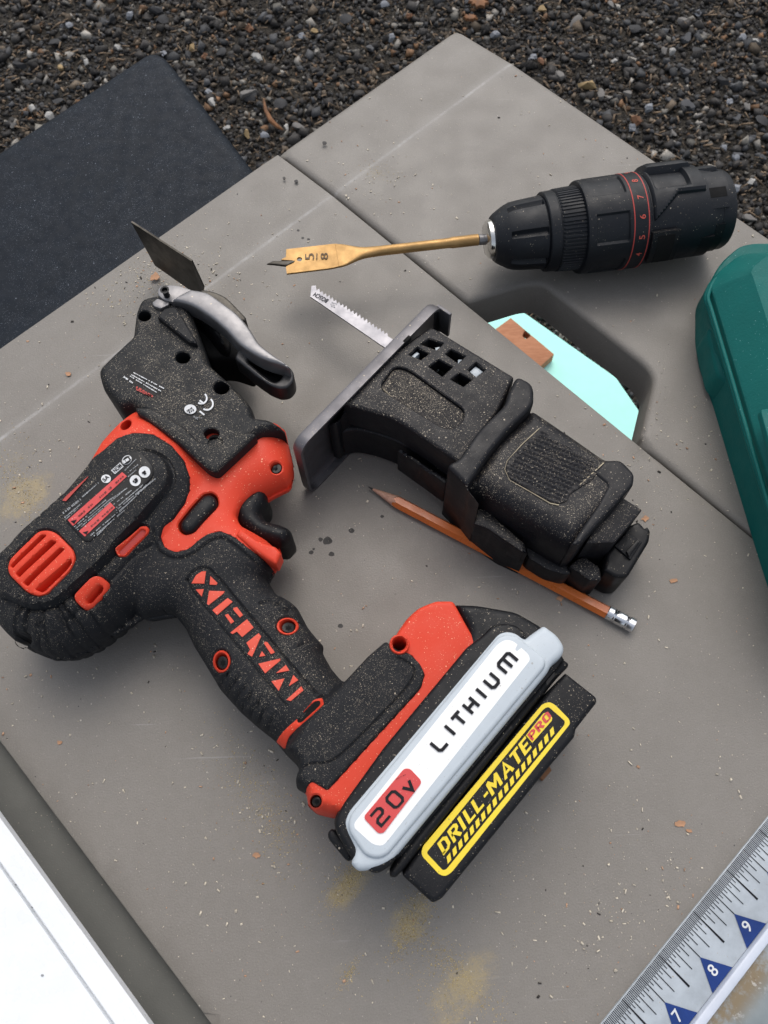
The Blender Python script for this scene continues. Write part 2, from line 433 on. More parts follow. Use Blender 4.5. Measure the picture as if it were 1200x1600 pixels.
# tabletop: tan-grey moulded plastic, worn and dusted
def world_xy(px, py, z=0): v = P(px, py, z); return v
TH = R(42.0); U = Vector((math.cos(TH), math.sin(TH), 0)); Vv = Vector((math.sin(TH), -math.cos(TH), 0))
def uv(px, py, z=0): p = P(px, py, z); return p.dot(U), p.dot(Vv)
def XY(u, v, z=0.0): p = U*u+Vv*v; return Vector((p.x, p.y, z))
u_seam = uv(574, 347)[0]; u_right = (uv(712, 38)[0]+uv(1029, 250)[0]+uv(1200, 367)[0])/3; v_left = (uv(435, 232)[1]+uv(712, 38)[1]+uv(0, 537)[1])/3
v_cr = (uv(0, 690)[1]+uv(226, 527)[1]+uv(400, 387)[1]+uv(762, 121)[1])/4
u_step = uv(150, 1360)[0]
def table_mat():
    m = bpy.data.materials.new('tan plastic table'); m.use_nodes = True; g = N(m); p = g.n['Principled BSDF']
    tc = g('ShaderNodeTexCoord').outputs['Object']
    base = (.203, .186, .164)
    cur = g.mix(g.ramp(g.noise(tc, 9, 4, .6), .3, .7), tuple(x*.965 for x in base), tuple(x*1.03 for x in base))
    cur = g.mix(g.math('MULTIPLY', g.ramp(g.noise(tc, 160, 3, .7), .35, .75), .14), cur, (.30, .28, .26))
    cur = g.mix(g.math('MULTIPLY', g.ramp(g.noise(tc, 1700, 3, .8), .42, .72), .30), cur, (.10, .095, .088))
    cur = g.mix(g.math('MULTIPLY', g.ramp(g.noise(tc, 1250, 3, .8), .5, .74), .22), cur, (.36, .345, .325))
    # rubbed line along the moulded crease
    dt = g('ShaderNodeVectorMath', operation='DOT_PRODUCT'); g.l.new(tc, dt.inputs[0]); dt.inputs[1].default_value = Vv
    wob = g.math('MULTIPLY', g.math('SUBTRACT', g.noise(tc, 14, 3), .5), .0022)
    dv = g.math('ABSOLUTE', g.math('SUBTRACT', g.math('ADD', dt.outputs['Value'], wob), v_cr))
    wear = g.math('MULTIPLY', g.ramp(dv, .0003, .0017, 1, 0), g.ramp(g.noise(tc, 60, 6, .8), .40, .68, .10, .55))
    wide = g.math('MULTIPLY', g.ramp(dv, .0, .008, 1, 0), .10)
    cur = g.mix(g.math('ADD', wear, wide, True), cur, (.42, .41, .40))
    # chalky scuffs
    mp = g('ShaderNodeMapping'); mp.inputs['Rotation'].default_value = (0, 0, -R(8)); mp.inputs['Scale'].default_value = (14, 260, 14); g.l.new(tc, mp.inputs[0])
    sc = g.math('MULTIPLY', g.ramp(g.noise(mp.outputs[0], 1, 4, .6), .66, .74), g.ramp(g.noise(tc, 12, 2), .5, .68))
    cur = g.mix(g.math('MULTIPLY', sc, .6), cur, (.38, .37, .36))
    mp2 = g('ShaderNodeMapping'); mp2.inputs['Rotation'].default_value = (0, 0, R(52)); mp2.inputs['Scale'].default_value = (10, 420, 10); g.l.new(tc, mp2.inputs[0])
    sc2 = g.math('MULTIPLY', g.ramp(g.noise(mp2.outputs[0], 1, 3, .5), .69, .74), g.ramp(g.noise(tc, 9, 2), .5, .62))
    cur = g.mix(g.math('MULTIPLY', sc2, .5), cur, (.36, .35, .34))
    # trodden-in yellow sawdust
    tot = None
    for px, py, ru, rv, k in ((38, 775, .030, .022, .9), (20, 735, .035, .03, .5), (545, 1385, .022, .011, .95), (640, 1440, .020, .014, .9), (725, 1545, .034, .016, .9), (540, 1522, .02, .009, .55), (400, 1245, .03, .025, .35), (700, 1340, .08, .07, .18), (1110, 1370, .05, .02, .4), (960, 1530, .05, .025, .45), (590, 268, .012, .008, .55), (215, 430, .03, .025, .25)):
        q = P(px, py)
        sb = g('ShaderNodeVectorMath', operation='SUBTRACT'); g.l.new(tc, sb.inputs[0]); sb.inputs[1].default_value = q
        a = g('ShaderNodeVectorMath', operation='DOT_PRODUCT'); g.l.new(sb.outputs[0], a.inputs[0]); a.inputs[1].default_value = U/ru
        b = g('ShaderNodeVectorMath', operation='DOT_PRODUCT'); g.l.new(sb.outputs[0], b.inputs[0]); b.inputs[1].default_value = Vv/rv
        d = g.math('ADD', g.math('POWER', g.math('ABSOLUTE', a.outputs['Value']), 2), g.math('POWER', g.math('ABSOLUTE', b.outputs['Value']), 2))
        mk = g.ramp(d, 0, 1, k, 0); tot = mk if tot is None else g.math('MAXIMUM', tot, mk)
    saw = g.ramp(g.math('ADD', g.math('MULTIPLY', tot, .45), g.math('ADD', g.math('MULTIPLY', g.noise(tc, 900, 4, .8), .55), g.math('MULTIPLY', g.noise(tc, 110, 5, .7), .6))), .80, 1.08)
    cur = g.mix(g.math('MULTIPLY', g.math('MULTIPLY', saw, tot, True), .8), cur, (.36, .285, .15))
    for s2, am, colr in ((620, .025, (.50, .46, .39)), (1500, .08, (.46, .43, .38)), (800, .010, (.03, .03, .03))):
        sm, rnd = g.speck(tc, s2, am, .2); cur = g.mix(g.math('MULTIPLY', sm, g.ramp(rnd, 0, 1, .3, .9)), cur, colr)
    g.l.new(cur, p.inputs['Base Color'])
    g.l.new(g.ramp(g.noise(tc, 40, 4), .3, .7, .42, .60), p.inputs['Roughness']); p.inputs['Specular IOR Level'].default_value = .42
    bp = g('ShaderNodeBump'); bp.inputs['Strength'].default_value = .55; bp.inputs['Distance'].default_value = .0003
    g.l.new(g.noise(tc, 1100, 3), bp.inputs['Height']); g.l.new(bp.outputs[0], p.inputs['Normal'])
    return m
TABLE = table_mat()
LEDGE = mat('shade-darkened grey plastic', (.118, .118, .108), .6, spec=.3, mott=.06, dust=.04, grain=(1200, .3))  # darker than the tabletop: the white beam's shade is put into this colour
NAVY = mat('dusty black panel', (.0060, .0100, .0165), .55, spec=.14, dust=.42, dustcol=(.11, .125, .15), film=.02, mott=.1, grain=(900, .3))
# ================================================================== THE GROUND
GZ = -.56
def ground_mat():
    m = bpy.data.materials.new('dark grit'); m.use_nodes = True; g = N(m); p = g.n['Principled BSDF']
    tc = g('ShaderNodeTexCoord').outputs['Object']
    cur = g.mix(g.ramp(g.noise(tc, 220, 5, .7), .3, .72), (.012, .011, .010), (.085, .075, .062))
    g.l.new(cur, p.inputs['Base Color']); p.inputs['Roughness'].default_value = .9; p.inputs['Specular IOR Level'].default_value = .2
    bp = g('ShaderNodeBump'); bp.inputs['Distance'].default_value = .006; g.l.new(g.noise(tc, 160, 5, .7), bp.inputs['Height']); g.l.new(bp.outputs[0], p.inputs['Normal'])
    return m
gv = [(-40, -40, GZ), (40, -40, GZ), (40, 40, GZ), (-40, 40, GZ)]
ground = link('ground', gv, [(0, 1, 2, 3)], ground_mat(), smooth=False); ground['kind'] = 'structure'
def stone_mat():
    m = bpy.data.materials.new('gravel stone'); m.use_nodes = True; g = N(m); p = g.n['Principled BSDF']
    at = g('ShaderNodeAttribute'); at.attribute_name = 'stone'
    tc = g('ShaderNodeTexCoord').outputs['Object']
    k = g.ramp(g.noise(tc, 420, 4, .65), .25, .75, .7, 1.3)
    mx = g('ShaderNodeVectorMath', operation='SCALE'); g.l.new(at.outputs['Color'], mx.inputs[0]); g.l.new(k, mx.inputs['Scale'])
    g.l.new(mx.outputs[0], p.inputs['Base Color']); p.inputs['Roughness'].default_value = .72; p.inputs['Specular IOR Level'].default_value = .35
    return m
STONE = stone_mat()
def ico(sub):
    bm = bmesh.new(); bmesh.ops.create_icosphere(bm, subdivisions=sub, radius=1)
    bm.verts.ensure_lookup_table(); bm.verts.index_update()
    v = np.array([p.co[:] for p in bm.verts]); f = np.array([[q.index for q in p.verts] for p in bm.faces]); bm.free(); return v, f
IV, IF = ico(1)
def rough_stone(v, amp=.38):
    k = rng.normal(size=(5, 3)); ph = rng.uniform(0, 6, 5); s = np.ones(len(v))
    for a, b in zip(k, ph): s += amp*.45*np.sin(v@a*1.7+b)
    w = v*s[:, None]; n = rng.normal(size=3); n /= np.linalg.norm(n)   # chop a facet
    for _ in range(5):
        n = rng.normal(size=3); n /= np.linalg.norm(n); dd_ = w@n; w = w-np.maximum(dd_-.6, 0)[:, None]*n[None]
    return w
def stone_colors(n):
    t = rng.random(n); v = rng.uniform(.6, 1.5, n)[:, None]
    c = np.where(t[:, None] < .60, np.array((.034, .031, .029))*v*1.1,
        np.where(t[:, None] < .76, np.array((.062, .063, .066))*v,
        np.where(t[:, None] < .86, np.array((.115, .088, .062))*v,
        np.where(t[:, None] < .93, np.array((.15, .14, .122))*v,
        np.where(t[:, None] < .965, np.array((.17, .095, .05))*v, np.array((.27, .25, .22))*v)))))
    return c
def rand_rot(n):
    q = rng.normal(size=(n, 4)); q /= np.linalg.norm(q, axis=1)[:, None]; w, x, y, z = q.T
    return np.stack([np.stack([1-2*(y*y+z*z), 2*(x*y-z*w), 2*(x*z+y*w)], 1), np.stack([2*(x*y+z*w), 1-2*(x*x+z*z), 2*(y*z-x*w)], 1), np.stack([2*(x*z-y*w), 2*(y*z+x*w), 1-2*(x*x+y*y)], 1)], 1)
def batch(name, pos, size, cols, protos, faces, material, parent=None, flat=1.0, R3=None):
    n = len(pos); Rm = rand_rot(n) if R3 is None else R3
    pi = rng.integers(0, len(protos), n); pv = np.stack(protos)[pi]
    sc = np.asarray(size); sc = sc[:, None, :] if sc.ndim == 2 else sc[:, None, None]
    v = np.einsum('nij,nkj->nki', Rm, pv*sc); v[..., 2] *= flat; v += pos[:, None]
    m = v.shape[1]; f = (faces[None]+(np.arange(n)*m)[:, None, None]).reshape(-1, 3)
    me = bpy.data.meshes.new(name); V = v.reshape(-1, 3)
    me.vertices.add(len(V)); me.vertices.foreach_set('co', V.ravel())
    me.loops.add(len(f)*3); me.loops.foreach_set('vertex_index', f.ravel().astype(np.int32))
    me.polygons.add(len(f)); me.polygons.foreach_set('loop_start', np.arange(0, len(f)*3, 3, dtype=np.int32))
    me.update(calc_edges=True)
    a = me.attributes.new('stone', 'FLOAT_COLOR', 'POINT'); a.data.foreach_set('color', np.concatenate([np.repeat(cols, m, 0), np.ones((n*m, 1))], 1).ravel().astype(np.float32))
    me.materials.append(material)
    o = bpy.data.objects.new(name, me); C.objects.link(o)
    return o
BX8 = np.array([(x, y, z) for x in (-1, 1) for y in (-1, 1) for z in (-1, 1)], float)
BX8F = np.array([(0, 1, 3), (0, 3, 2), (4, 6, 7), (4, 7, 5), (0, 4, 5), (0, 5, 1), (2, 3, 7), (2, 7, 6), (0, 2, 6), (0, 6, 4), (1, 5, 7), (1, 7, 3)])
protos = [(BX8*rng.uniform(.45, 1.0, (8, 1))+rng.normal(0, .22, (8, 3)))*np.array((1, rng.uniform(.6, .95), rng.uniform(.45, .85))) for _ in range(60)]
n = 135000
gp = np.stack([rng.uniform(-1.0, 1.35, n), rng.uniform(-.55, 1.9, n)], 1)
keep = np.ones(n, bool)
keep &= ~((gp[:, 0] < .9) & (gp[:, 1] < .45) & (gp[:, 0]*.74+gp[:, 1]*.67 < .25) & (gp[:, 1] < .3) & (gp[:, 0] < .05))
gp = gp[keep]; n = len(gp)
sz = np.clip(rng.lognormal(math.log(.0030), .52, n), .0012, .0100)
pos = np.concatenate([gp, (GZ+sz*rng.uniform(.1, .9, n))[:, None]], 1)
gravel = batch('gravel', pos, sz, stone_colors(n), protos, BX8F, STONE, flat=.85)
tag(gravel, 'dark mixed gravel covering the ground beyond the table', 'gravel', kind='stuff')
# finer grit, then shredded bark and straw lying in it
n = 26000
gp = np.stack([rng.uniform(-.95, 1.3, n), rng.uniform(.2, 1.85, n)], 1)
sz = rng.uniform(.0010, .0026, n)
grit = batch('grit', np.concatenate([gp, (GZ+.003+rng.uniform(0, .004, n))[:, None]], 1), sz, stone_colors(n)*1.1, [IV[:]*s for s in (1,)], IF, STONE, flat=.9) if False else None
BX = np.array([(x, y, z) for x in (-1, 1) for y in (-1, 1) for z in (-1, 1)], float)
BXF = np.array([(0, 1, 3), (0, 3, 2), (4, 6, 7), (4, 7, 5), (0, 4, 5), (0, 5, 1), (2, 3, 7), (2, 7, 6), (0, 2, 6), (0, 6, 4), (1, 5, 7), (1, 7, 3)])
n = 15000
gp = np.stack([rng.uniform(-.95, 1.3, n), rng.uniform(.2, 1.85, n)], 1)
ang = rng.uniform(0, 6.28, n); tl = rng.normal(0, .32, n)
R3 = np.stack([np.stack([np.cos(ang)*np.cos(tl), -np.sin(ang), -np.cos(ang)*np.sin(tl)], 1), np.stack([np.sin(ang)*np.cos(tl), np.cos(ang), -np.sin(ang)*np.sin(tl)], 1), np.stack([np.sin(tl), 0*tl, np.cos(tl)], 1)], 1)
cl = np.array((.125, .088, .056))*rng.uniform(.2, 1.7, n)[:, None]
straw = batch('bark_shreds', np.concatenate([gp, (GZ+rng.uniform(.004, .010, n))[:, None]], 1), np.stack([rng.uniform(.0022, .010, n)*rng.uniform(.5, 1, n), rng.uniform(.0004, .0016, n), rng.uniform(.0003, .0007, n)], 1), cl, [BX], BXF, STONE, R3=R3)
tag(straw, 'pale shreds of bark and straw strewn through the dark gravel', 'bark shreds', kind='stuff')
# single stones that stand out (parts of the ground)
SM = []
I2V, I2F = ico(2)
for k in range(9):
    cc = [(.045, .045, .046), (.066, .067, .072), (.36, .35, .33), (.16, .15, .14), (.03, .03, .032), (.34, .24, .12), (.20, .10, .055), (.22, .23, .25), (.10, .085, .07)][k]
    for q in range(2):
        w = rough_stone(I2V, .5)*np.array((1, .78, .6)); me = bpy.data.meshes.new('stone')
        me.from_pydata(w.tolist(), [], I2F.tolist()); me.shade_smooth(); me.set_sharp_from_angle(angle=R(28))
        a = me.attributes.new('stone', 'FLOAT_COLOR', 'POINT'); a.data.foreach_set('color', np.tile((*cc, 1), (len(w), 1)).ravel().astype(np.float32))
        me.materials.append(STONE); SM.append((k, me))
def stone(px, py, dia, k):
    o = bpy.data.objects.new('stone', random.choice([m for kk, m in SM if kk == k])); C.objects.link(o); o.parent = ground
    q = P(px, py, GZ+.008); s = dia*.0006; o.location = (q.x, q.y, GZ+s*.62+.003); o.scale = (s, s, s); o.rotation_euler = (random.uniform(-.3, .3), random.uniform(-.3, .3), random.uniform(0, 6.28))
for a in ((920, 135, 22, 5), (788, 158, 20, 2), (808, 140, 16, 2), (355, 200, 12, 2), (385, 208, 14, 5), (416, 212, 14, 7), (447, 197, 12, 2), (388, 146, 19, 3), (330, 159, 17, 2), (326, 144, 14, 7), (405, 93, 18, 2), (110, 40, 14, 7), (35, 48, 13, 3), (78, 183, 16, 2),
          (1070, 62, 22, 1), (1160, 57, 14, 7), (1180, 64, 12, 2), (1050, 80, 12, 2), (960, 96, 12, 2), (978, 147, 16, 3), (992, 190, 24, 6), (1012, 170, 14, 7), (1074, 165, 22, 1), (1145, 297, 16, 7), (1150, 242, 16, 1), (1173, 285, 14, 2), (1172, 340, 14, 3), (873, 117, 14, 3), (845, 97, 16, 6), (320, 88, 14, 6), (390, 45, 17, 6), (300, 75, 12, 5), (345, 82, 14, 4), (50, 170, 14, 2), (22, 195, 12, 3), (95, 107, 14, 5), (135, 98, 13, 2), (185, 75, 13, 2), (110, 175, 12, 6), (490, 48, 14, 5), (470, 55, 14, 7), (540, 30, 16, 4), (610, 60, 14, 7), (640, 25, 14, 6), (580, 75, 14, 1), (420, 30, 16, 1), (255, 30, 14, 4), (1090, 20, 14, 7), (900, 35, 16, 3), (845, 15, 14, 5), (990, 45, 16, 4), (1130, 130, 15, 4), (1020, 110, 14, 8), (940, 60, 13, 8)):
    stone(*a)
for _ in range(190):
    stone(random.uniform(-40, 1240), random.uniform(-60, 380), random.uniform(9, 17), random.choice((0, 1, 4, 8, 3, 0, 4, 7, 1)))

# ================================================================== THE TABLE
tab = thing('work_table', 'tan plastic work table with a cut-out and a seam across its top', 'table', (0, 0, 0))
V_MAX = uv(1050, 1463)[1]+.004
crz = lambda q, d: -.0035*np.clip((v_cr-(q@np.array(Vv)[:2]))/(v_cr-v_left), 0, 1)
G = .0009
near = [XY(u_step, v_left)[:2], XY(u_seam-G, v_left)[:2], XY(u_seam-G, V_MAX)[:2], XY(u_step, V_MAX)[:2]]
relief('table_panel', tab, TABLE, near, 0, -.03, r=.0011, sp=.011, xy=True, dz=crz, grid=.011)
notch = fillet([(724, 470, 0), (733, 474, 8), (822, 447, 26), (848, 447, 22), (1008, 574, 22), (1021, 594, 26), (1000, 684, 10), (1006, 692, 0)], 10)
nw = Pn(notch, -.002)
nuv = np.stack([nw@np.array(U)[:2], nw@np.array(Vv)[:2]], 1)
nuv[0, 0] = nuv[-1, 0] = u_seam+G
far = [XY(u_seam+G, v_left)[:2]]+[XY(a, b)[:2] for a, b in nuv]+[XY(u_seam+G, V_MAX)[:2], XY(u_right, V_MAX)[:2], XY(u_right, v_left)[:2]]
relief('table_panel', tab, TABLE, far, 0, -.03, r=.0052, rz=.0036, sp=.007, xy=True, dz=crz, grid=.011)
# lower ledge along the near-left edge with painted-in shade, frame and legs
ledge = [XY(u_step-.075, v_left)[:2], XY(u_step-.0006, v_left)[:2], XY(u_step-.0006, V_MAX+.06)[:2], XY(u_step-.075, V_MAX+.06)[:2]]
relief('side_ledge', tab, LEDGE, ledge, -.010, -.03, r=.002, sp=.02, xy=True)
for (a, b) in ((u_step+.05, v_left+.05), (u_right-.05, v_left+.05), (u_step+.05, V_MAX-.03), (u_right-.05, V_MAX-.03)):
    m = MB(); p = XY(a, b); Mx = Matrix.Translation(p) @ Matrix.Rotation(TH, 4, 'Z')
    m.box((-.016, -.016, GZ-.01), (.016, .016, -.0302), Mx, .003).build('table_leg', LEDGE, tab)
# dark wet spots
def blob(px, py, r, n=11, st=1.25):
    return [(px+r*st*math.cos(a)*random.uniform(.75, 1.15), py+r*math.sin(a)*random.uniform(.75, 1.15)) for a in [i*2*math.pi/n for i in range(n)]]
for px, py, r in ((512, 845, 7), (501, 843, 3.5), (549, 829, 4), (486, 863, 3.5), (518, 866, 4), (532, 978, 3.5), (597, 807, 2.5), (490, 858, 2), (463, 283, 2.5), (466, 360, 2), (473, 372, 2), (482, 374, 2), (507, 223, 3), (444, 278, 2)):
    relief('dark_spot', tab, STAIN, blob(px, py, r), .0003, -.0005, r=.0003, sp=.0015, fil=2)

# ================================================================== NEIGHBOURS OF THE TABLE
# dusty black panel lower down at the far left
pan = thing('black_panel', 'dusty black plastic panel set lower beside the far left table edge', 'panel', P(150, 300, -.1))
relief('panel_top', pan, NAVY, [(-260, 420, 5), (238, 88, 16), (262, 96, 14), (420, 300, 5), (300, 520, 5), (-260, 760, 5)], -.075, -.105, r=.016, rz=.010, sp=.004, fil=6, grid=.008)
m = MB(); q = P(-90, 520, -.1); m.box((q.x-.08, q.y-.10, GZ-.005), (q.x+.02, q.y+.05, -.1052), None, .004).build('panel_stand', BLK, pan)
# white enamel bar, near left
ub = uv(115, 1441, .028)[0]
barM = Matrix.Translation(XY(ub, 0)) @ Matrix.Rotation(TH-math.pi/2, 4, 'Z')     # local x runs along Vv, local y along -... towards +U
bar = thing('white_beam', 'white enamelled metal beam with two long grooves at the lower left corner', 'beam', XY(ub-.05, .3))
bm_ = MB()
prof_b = [(-.020, -.030), (-.020, .0205), (-.0004, .0205), (0, .0209), (0, .0262), (-.0018, .028), (-.0095, .028), (-.0098, .0250), (-.0109, .0250), (-.0112, .0276), (-.047, .0276), (-.0473, .0250), (-.0486, .0250), (-.0490, .0276), (-.0600, .0276), (-.0618, .0260), (-.0618, -.030)]
L0, L1 = -.35, .9
v = [XY(ub+a, L0, b) for a, b in prof_b]+[XY(ub+a, L1, b) for a, b in prof_b]; k = len(prof_b)
bm_.add(v, [(i, (i+1) % k, k+(i+1) % k, k+i) for i in range(k)]+[tuple(range(k)), tuple(range(k, 2*k))]).build('beam_profile', WPAINT, bar, sharp=20)
for px, py in ((52, 1417), (150, 1530), (25, 1382), (66, 1524), (97, 1453)):
    relief('paint_scuff', bar, GINK, blob(px, py, random.uniform(1.6, 3.2)), .0279, .0272, r=.0001, sp=.002, fil=1.5)
for a in (.02, .62):
    MB().box((-.02, -.02, GZ-.005), (.02, .02, -.0301), Matrix.Translation(XY(ub-.031, a))).build('beam_leg', WPAINT, bar)
# blue thing glimpsed below the beam
tray = thing('blue_bin', 'blue plastic bin peeking out below the white beam', 'bin', P(-20, 1600, -.12))
relief('bin_wall', tray, BLUE, [(-220, 1380), (-10, 1545), (70, 1650), (-40, 1760), (-260, 1560)], -.10, GZ-.002, r=.003, sp=.006, fil=8, holes=[[(-190, 1400), (-22, 1556), (50, 1650), (-40, 1735), (-230, 1550)]], hole_z0=GZ-.002, nocap=True)
# measuring rail, lower right (along the table's near-right edge)
v0 = uv(1050, 1463, .002)[1]
rail = thing('measuring_rail', 'stained metal measuring rail with inch scale and blue number triangles', 'ruler', XY(.25, v0+.02))
def railmat():
    m = bpy.data.materials.new('stained aluminium'); m.use_nodes = True; g = N(m); p = g.n['Principled BSDF']
    tc = g('ShaderNodeTexCoord').outputs['Object']
    cur = g.mix(g.ramp(g.noise(tc, 35, 4, .6), .3, .7), (.23, .25, .255), (.30, .325, .33))
    cur = g.mix(g.math('MULTIPLY', g.ramp(g.noise(tc, 48, 6, .75), .42, .56), .9), cur, (.20, .145, .075))
    cur = g.mix(g.math('MULTIPLY', g.ramp(g.noise(tc, 95, 6, .8), .56, .66), .8), cur, (.56, .54, .50))
    cur = g.mix(g.math('MULTIPLY', g.ramp(g.noise(tc, 150, 5, .8), .62, .72), .8), cur, (.10, .045, .035))
    dt = g('ShaderNodeVectorMath', operation='DOT_PRODUCT'); pt = g('ShaderNodeNewGeometry').outputs['Position']; g.l.new(pt, dt.inputs[0]); dt.inputs[1].default_value = Vv
    near_ = g.math('ADD', g.ramp(g.math('SUBTRACT', dt.outputs['Value'], v0), .036, .046, 1, 0), .0)
    cur = g.mix(near_, g.mix(g.ramp(g.noise(tc, 60, 4), .3, .7), (.20, .235, .245), (.26, .29, .295)), cur)
    g.l.new(cur, p.inputs['Base Color']); p.inputs['Roughness'].default_value = .5; p.inputs['Metallic'].default_value = .15
    return m
SCALEM = mat('scale face', (.40, .44, .475), .45, metal=.1, mott=.14, dust=.06, dustcol=(.3, .22, .12))
RAILW = mat('rail edge', (.56, .60, .68), .35, mott=.05)
def strip(name, a, b, z0, z1, m_, bev=.0005, ua=-.3, ubb=.75):
    M_ = Matrix.Translation(XY(0, v0)) @ Matrix.Rotation(TH, 4, 'Z') @ Matrix.Scale(-1, 4, Vector((0, 1, 0)))
    return MB().box((ua, a, z0), (ubb, b, z1), M_, bev).build(name, m_, rail)
STN = railmat()
strip('scale_face', 0, .0268, -.004, .0014, SCALEM, .0003)
strip('raised_edge', .0270, .0312, -.02, .0048, RAILW, .001)
strip('stained_channel', .0314, .0530, -.02, .0010, STN)
strip('raised_edge', .0532, .0570, -.06, .0048, RAILW, .001)
for a in (-.2, .65):
    M_ = Matrix.Translation(XY(a, v0+.048)); MB().box((-.008, -.008, GZ-.005), (.008, .008, -.0201), M_).build('rail_post', STN, rail)
u8 = uv(1090, 1492, .0015)[0]; INCH = uv(1145, 1426, .0015)[0]-u8
tk = MB(); wl_ = .00017
for i in range(-32*9, 32*8):
    u = u8+INCH*i/32; 
    if i % 32 == 0: L = .0142; w = .00022
    elif i % 16 == 0: L = .0180; w = .00026
    elif i % 8 == 0: L = .0146; w = .0002
    elif i % 4 == 0: L = .0104; w = .0002
    elif i % 2 == 0: L = .0067; w = .00018
    else: L = .0046; w = .00017
    q = [XY(u-w, v0+.0004, .0016), XY(u+w, v0+.0004, .0016), XY(u+w, v0+L, .0016), XY(u-w, v0+L, .0016)]
    if i % 16 == 0 and i % 32: q = [q[0], q[1], XY(u+w*1.9, v0+L, .0016), XY(u-w*1.9, v0+L, .0016)]
    tk.add(q, [(0, 1, 2, 3)])
tk.build('scale_marks', INK, rail, smooth=False)
for num in range(4, 13):
    u = u8+INCH*(num-8)
    t = MB().add([XY(u, v0+.0140, .0017), XY(u+.0073, v0+.0266, .0017), XY(u-.0073, v0+.0266, .0017)], [(0, 1, 2)]).build('number_triangle', BLUEI, rail, smooth=False)
    vv, ff = text_mesh(str(num), .012); wd = .0019*(2 if num > 9 else 1)
    MB().add([XY(u+(a-.5)*wd*2*.85, v0+.0236-b*.0050, .0019) for a, b in vv], ff).build('number', WINK, t, smooth=False)
# turquoise board on the ground seen through the cut-out, with a wood offcut
cz = GZ+.055
cy = relief('turquoise_board', None, CYAN, [(700, 440, 0), (812, 484, 16), (962, 590, 4), (998, 642, 4), (1060, 830, 0), (800, 800, 0)], cz, GZ+.010, r=.001, sp=.02, fil=10, loc=P(880, 560, cz))
tag(cy, 'pale turquoise board lying below the cut-out of the table', 'board')
of = relief('wood_offcut', None, WOODR, [(742, 538, 0), (798, 497, 1), (866, 554, 1), (816, 598, 0)], cz+.016, cz+.0005, r=.0012, sp=.01, fil=1, holes=[blob(822, 524, 6, 12, 1.0)], loc=P(800, 540, cz))
tag(of, 'reddish wood offcut with one drilled hole on the turquoise board', 'wood offcut')
# green tool case, right
case = thing('tool_case', 'teal blow-moulded plastic tool case cut off by the right edge', 'tool case', P(1230, 600, 0))
relief('case_base', case, GREEN, [(1097, 462, 12), (1112, 436, 14), (1140, 412, 12), (1160, 408, 8), (1500, 404, 20), (1640, 900, 20), (1255, 1030, 10), (1196, 848, 10), (1152, 704, 10), (1126, 618, 8), (1104, 560, 8), (1097, 520, 8)], .0285, 0, r=.0015, sp=.004, fil=14, zref=.012)
LIDO = [(1103, 466, 8), (1112, 442, 14), (1143, 417, 12), (1160, 412, 8), (1500, 408, 20), (1660, 900, 20), (1270, 1030, 10), (1207, 815, 10), (1173, 700, 10), (1141, 590, 10), (1108, 478, 8)]
relief('case_lid', case, GREEN, LIDO, .0560, .0287, r=.0150, rz=.0160, sp=.004, fil=14, zref=.031, grid=.006, lin=True, sharp=22)
relief('lid_skirt', case, GREEN, [(x-1.5 if x < 1200 else x, y, r_) for x, y, r_ in LIDO], .0400, .0287, r=.0012, sp=.004, fil=14, zref=.031)
def rim(name, pts, z, rr):
    w = [P(a, b, z) for a, b in fillet(pts, 20)]; MB().tube(w, rr, 8).build(name, GREEN, case, sharp=60)
rim('rim_bead', [(1300, 409), (1160, 412), (1143, 417), (1111, 442), (1102, 466), (1107, 479), (1140, 591), (1172, 701), (1206, 816), (1270, 1030)], .0297, .0016)
rim('rim_bead', [(1300, 407), (1158, 410), (1143, 416), (1113, 440), (1105, 466), (1110, 479), (1143, 591), (1175, 701), (1209, 816), (1273, 1030)], .0392, .0012)
relief('case_latch', case, GREEN, [(1095, 535, 8), (1098, 526, 8), (1118, 520, 6), (1142, 610, 6), (1128, 616, 8), (1110, 600, 8)], .0240, .004, r=.004, sp=.002, fil=6, zref=.012)
relief('lid_panel', case, GREEN, [(1186, 640, 8), (1430, 630, 8), (1480, 900, 8), (1262, 925, 8)], .0572, .053, r=.0012, sp=.01, fil=8)
for px, py in ((1137, 655), (1143, 660)):
    relief('hinge_stub', case, BLKS, blob(px, py, 3), .006, .0004, r=.001, sp=.001, fil=1)

# ================================================================== POWER TOOL
tool = thing('power_tool', 'orange and black cordless tool with scraper head and attached battery lying on its side', 'power tool', P(300, 900, 0))
ZC = .033
def off(pts, ox, oy): return [(x+ox, y+oy) for x, y in pts]
C_BAR = Pn(fillet([(206, 648), (188, 662), (160, 692), (140, 724), (100, 774), (64, 808), (20, 848), (-14, 885), (-14, 935), (0, 976), (24, 1002), (52, 1018), (84, 1030), (116, 1028), (152, 1012), (200, 975), (262, 900), (312, 830), (340, 770), (318, 710), (268, 668)], 14), ZC)
C_NECK = Pn(fillet([(216, 640), (446, 668), (452, 700), (460, 741), (455, 761), (429, 773), (400, 790), (392, 815), (441, 871), (424, 902), (330, 960), (272, 960), (224, 968), (160, 900)], 10), ZC)
C_HAND = Pn(fillet([(232, 800), (330, 770), (412, 860), (424, 902), (416, 909), (431, 930), (453, 941), (464, 951), (481, 983), (499, 1004), (505, 1010), (503, 1021), (517, 1046), (537, 1068), (600, 1003), (640, 1050), (520, 1230), (464, 1196), (431, 1158), (404, 1137), (376, 1112), (345, 1077), (320, 1035), (305, 1011), (292, 983), (272, 960), (224, 968)], 8), ZC)
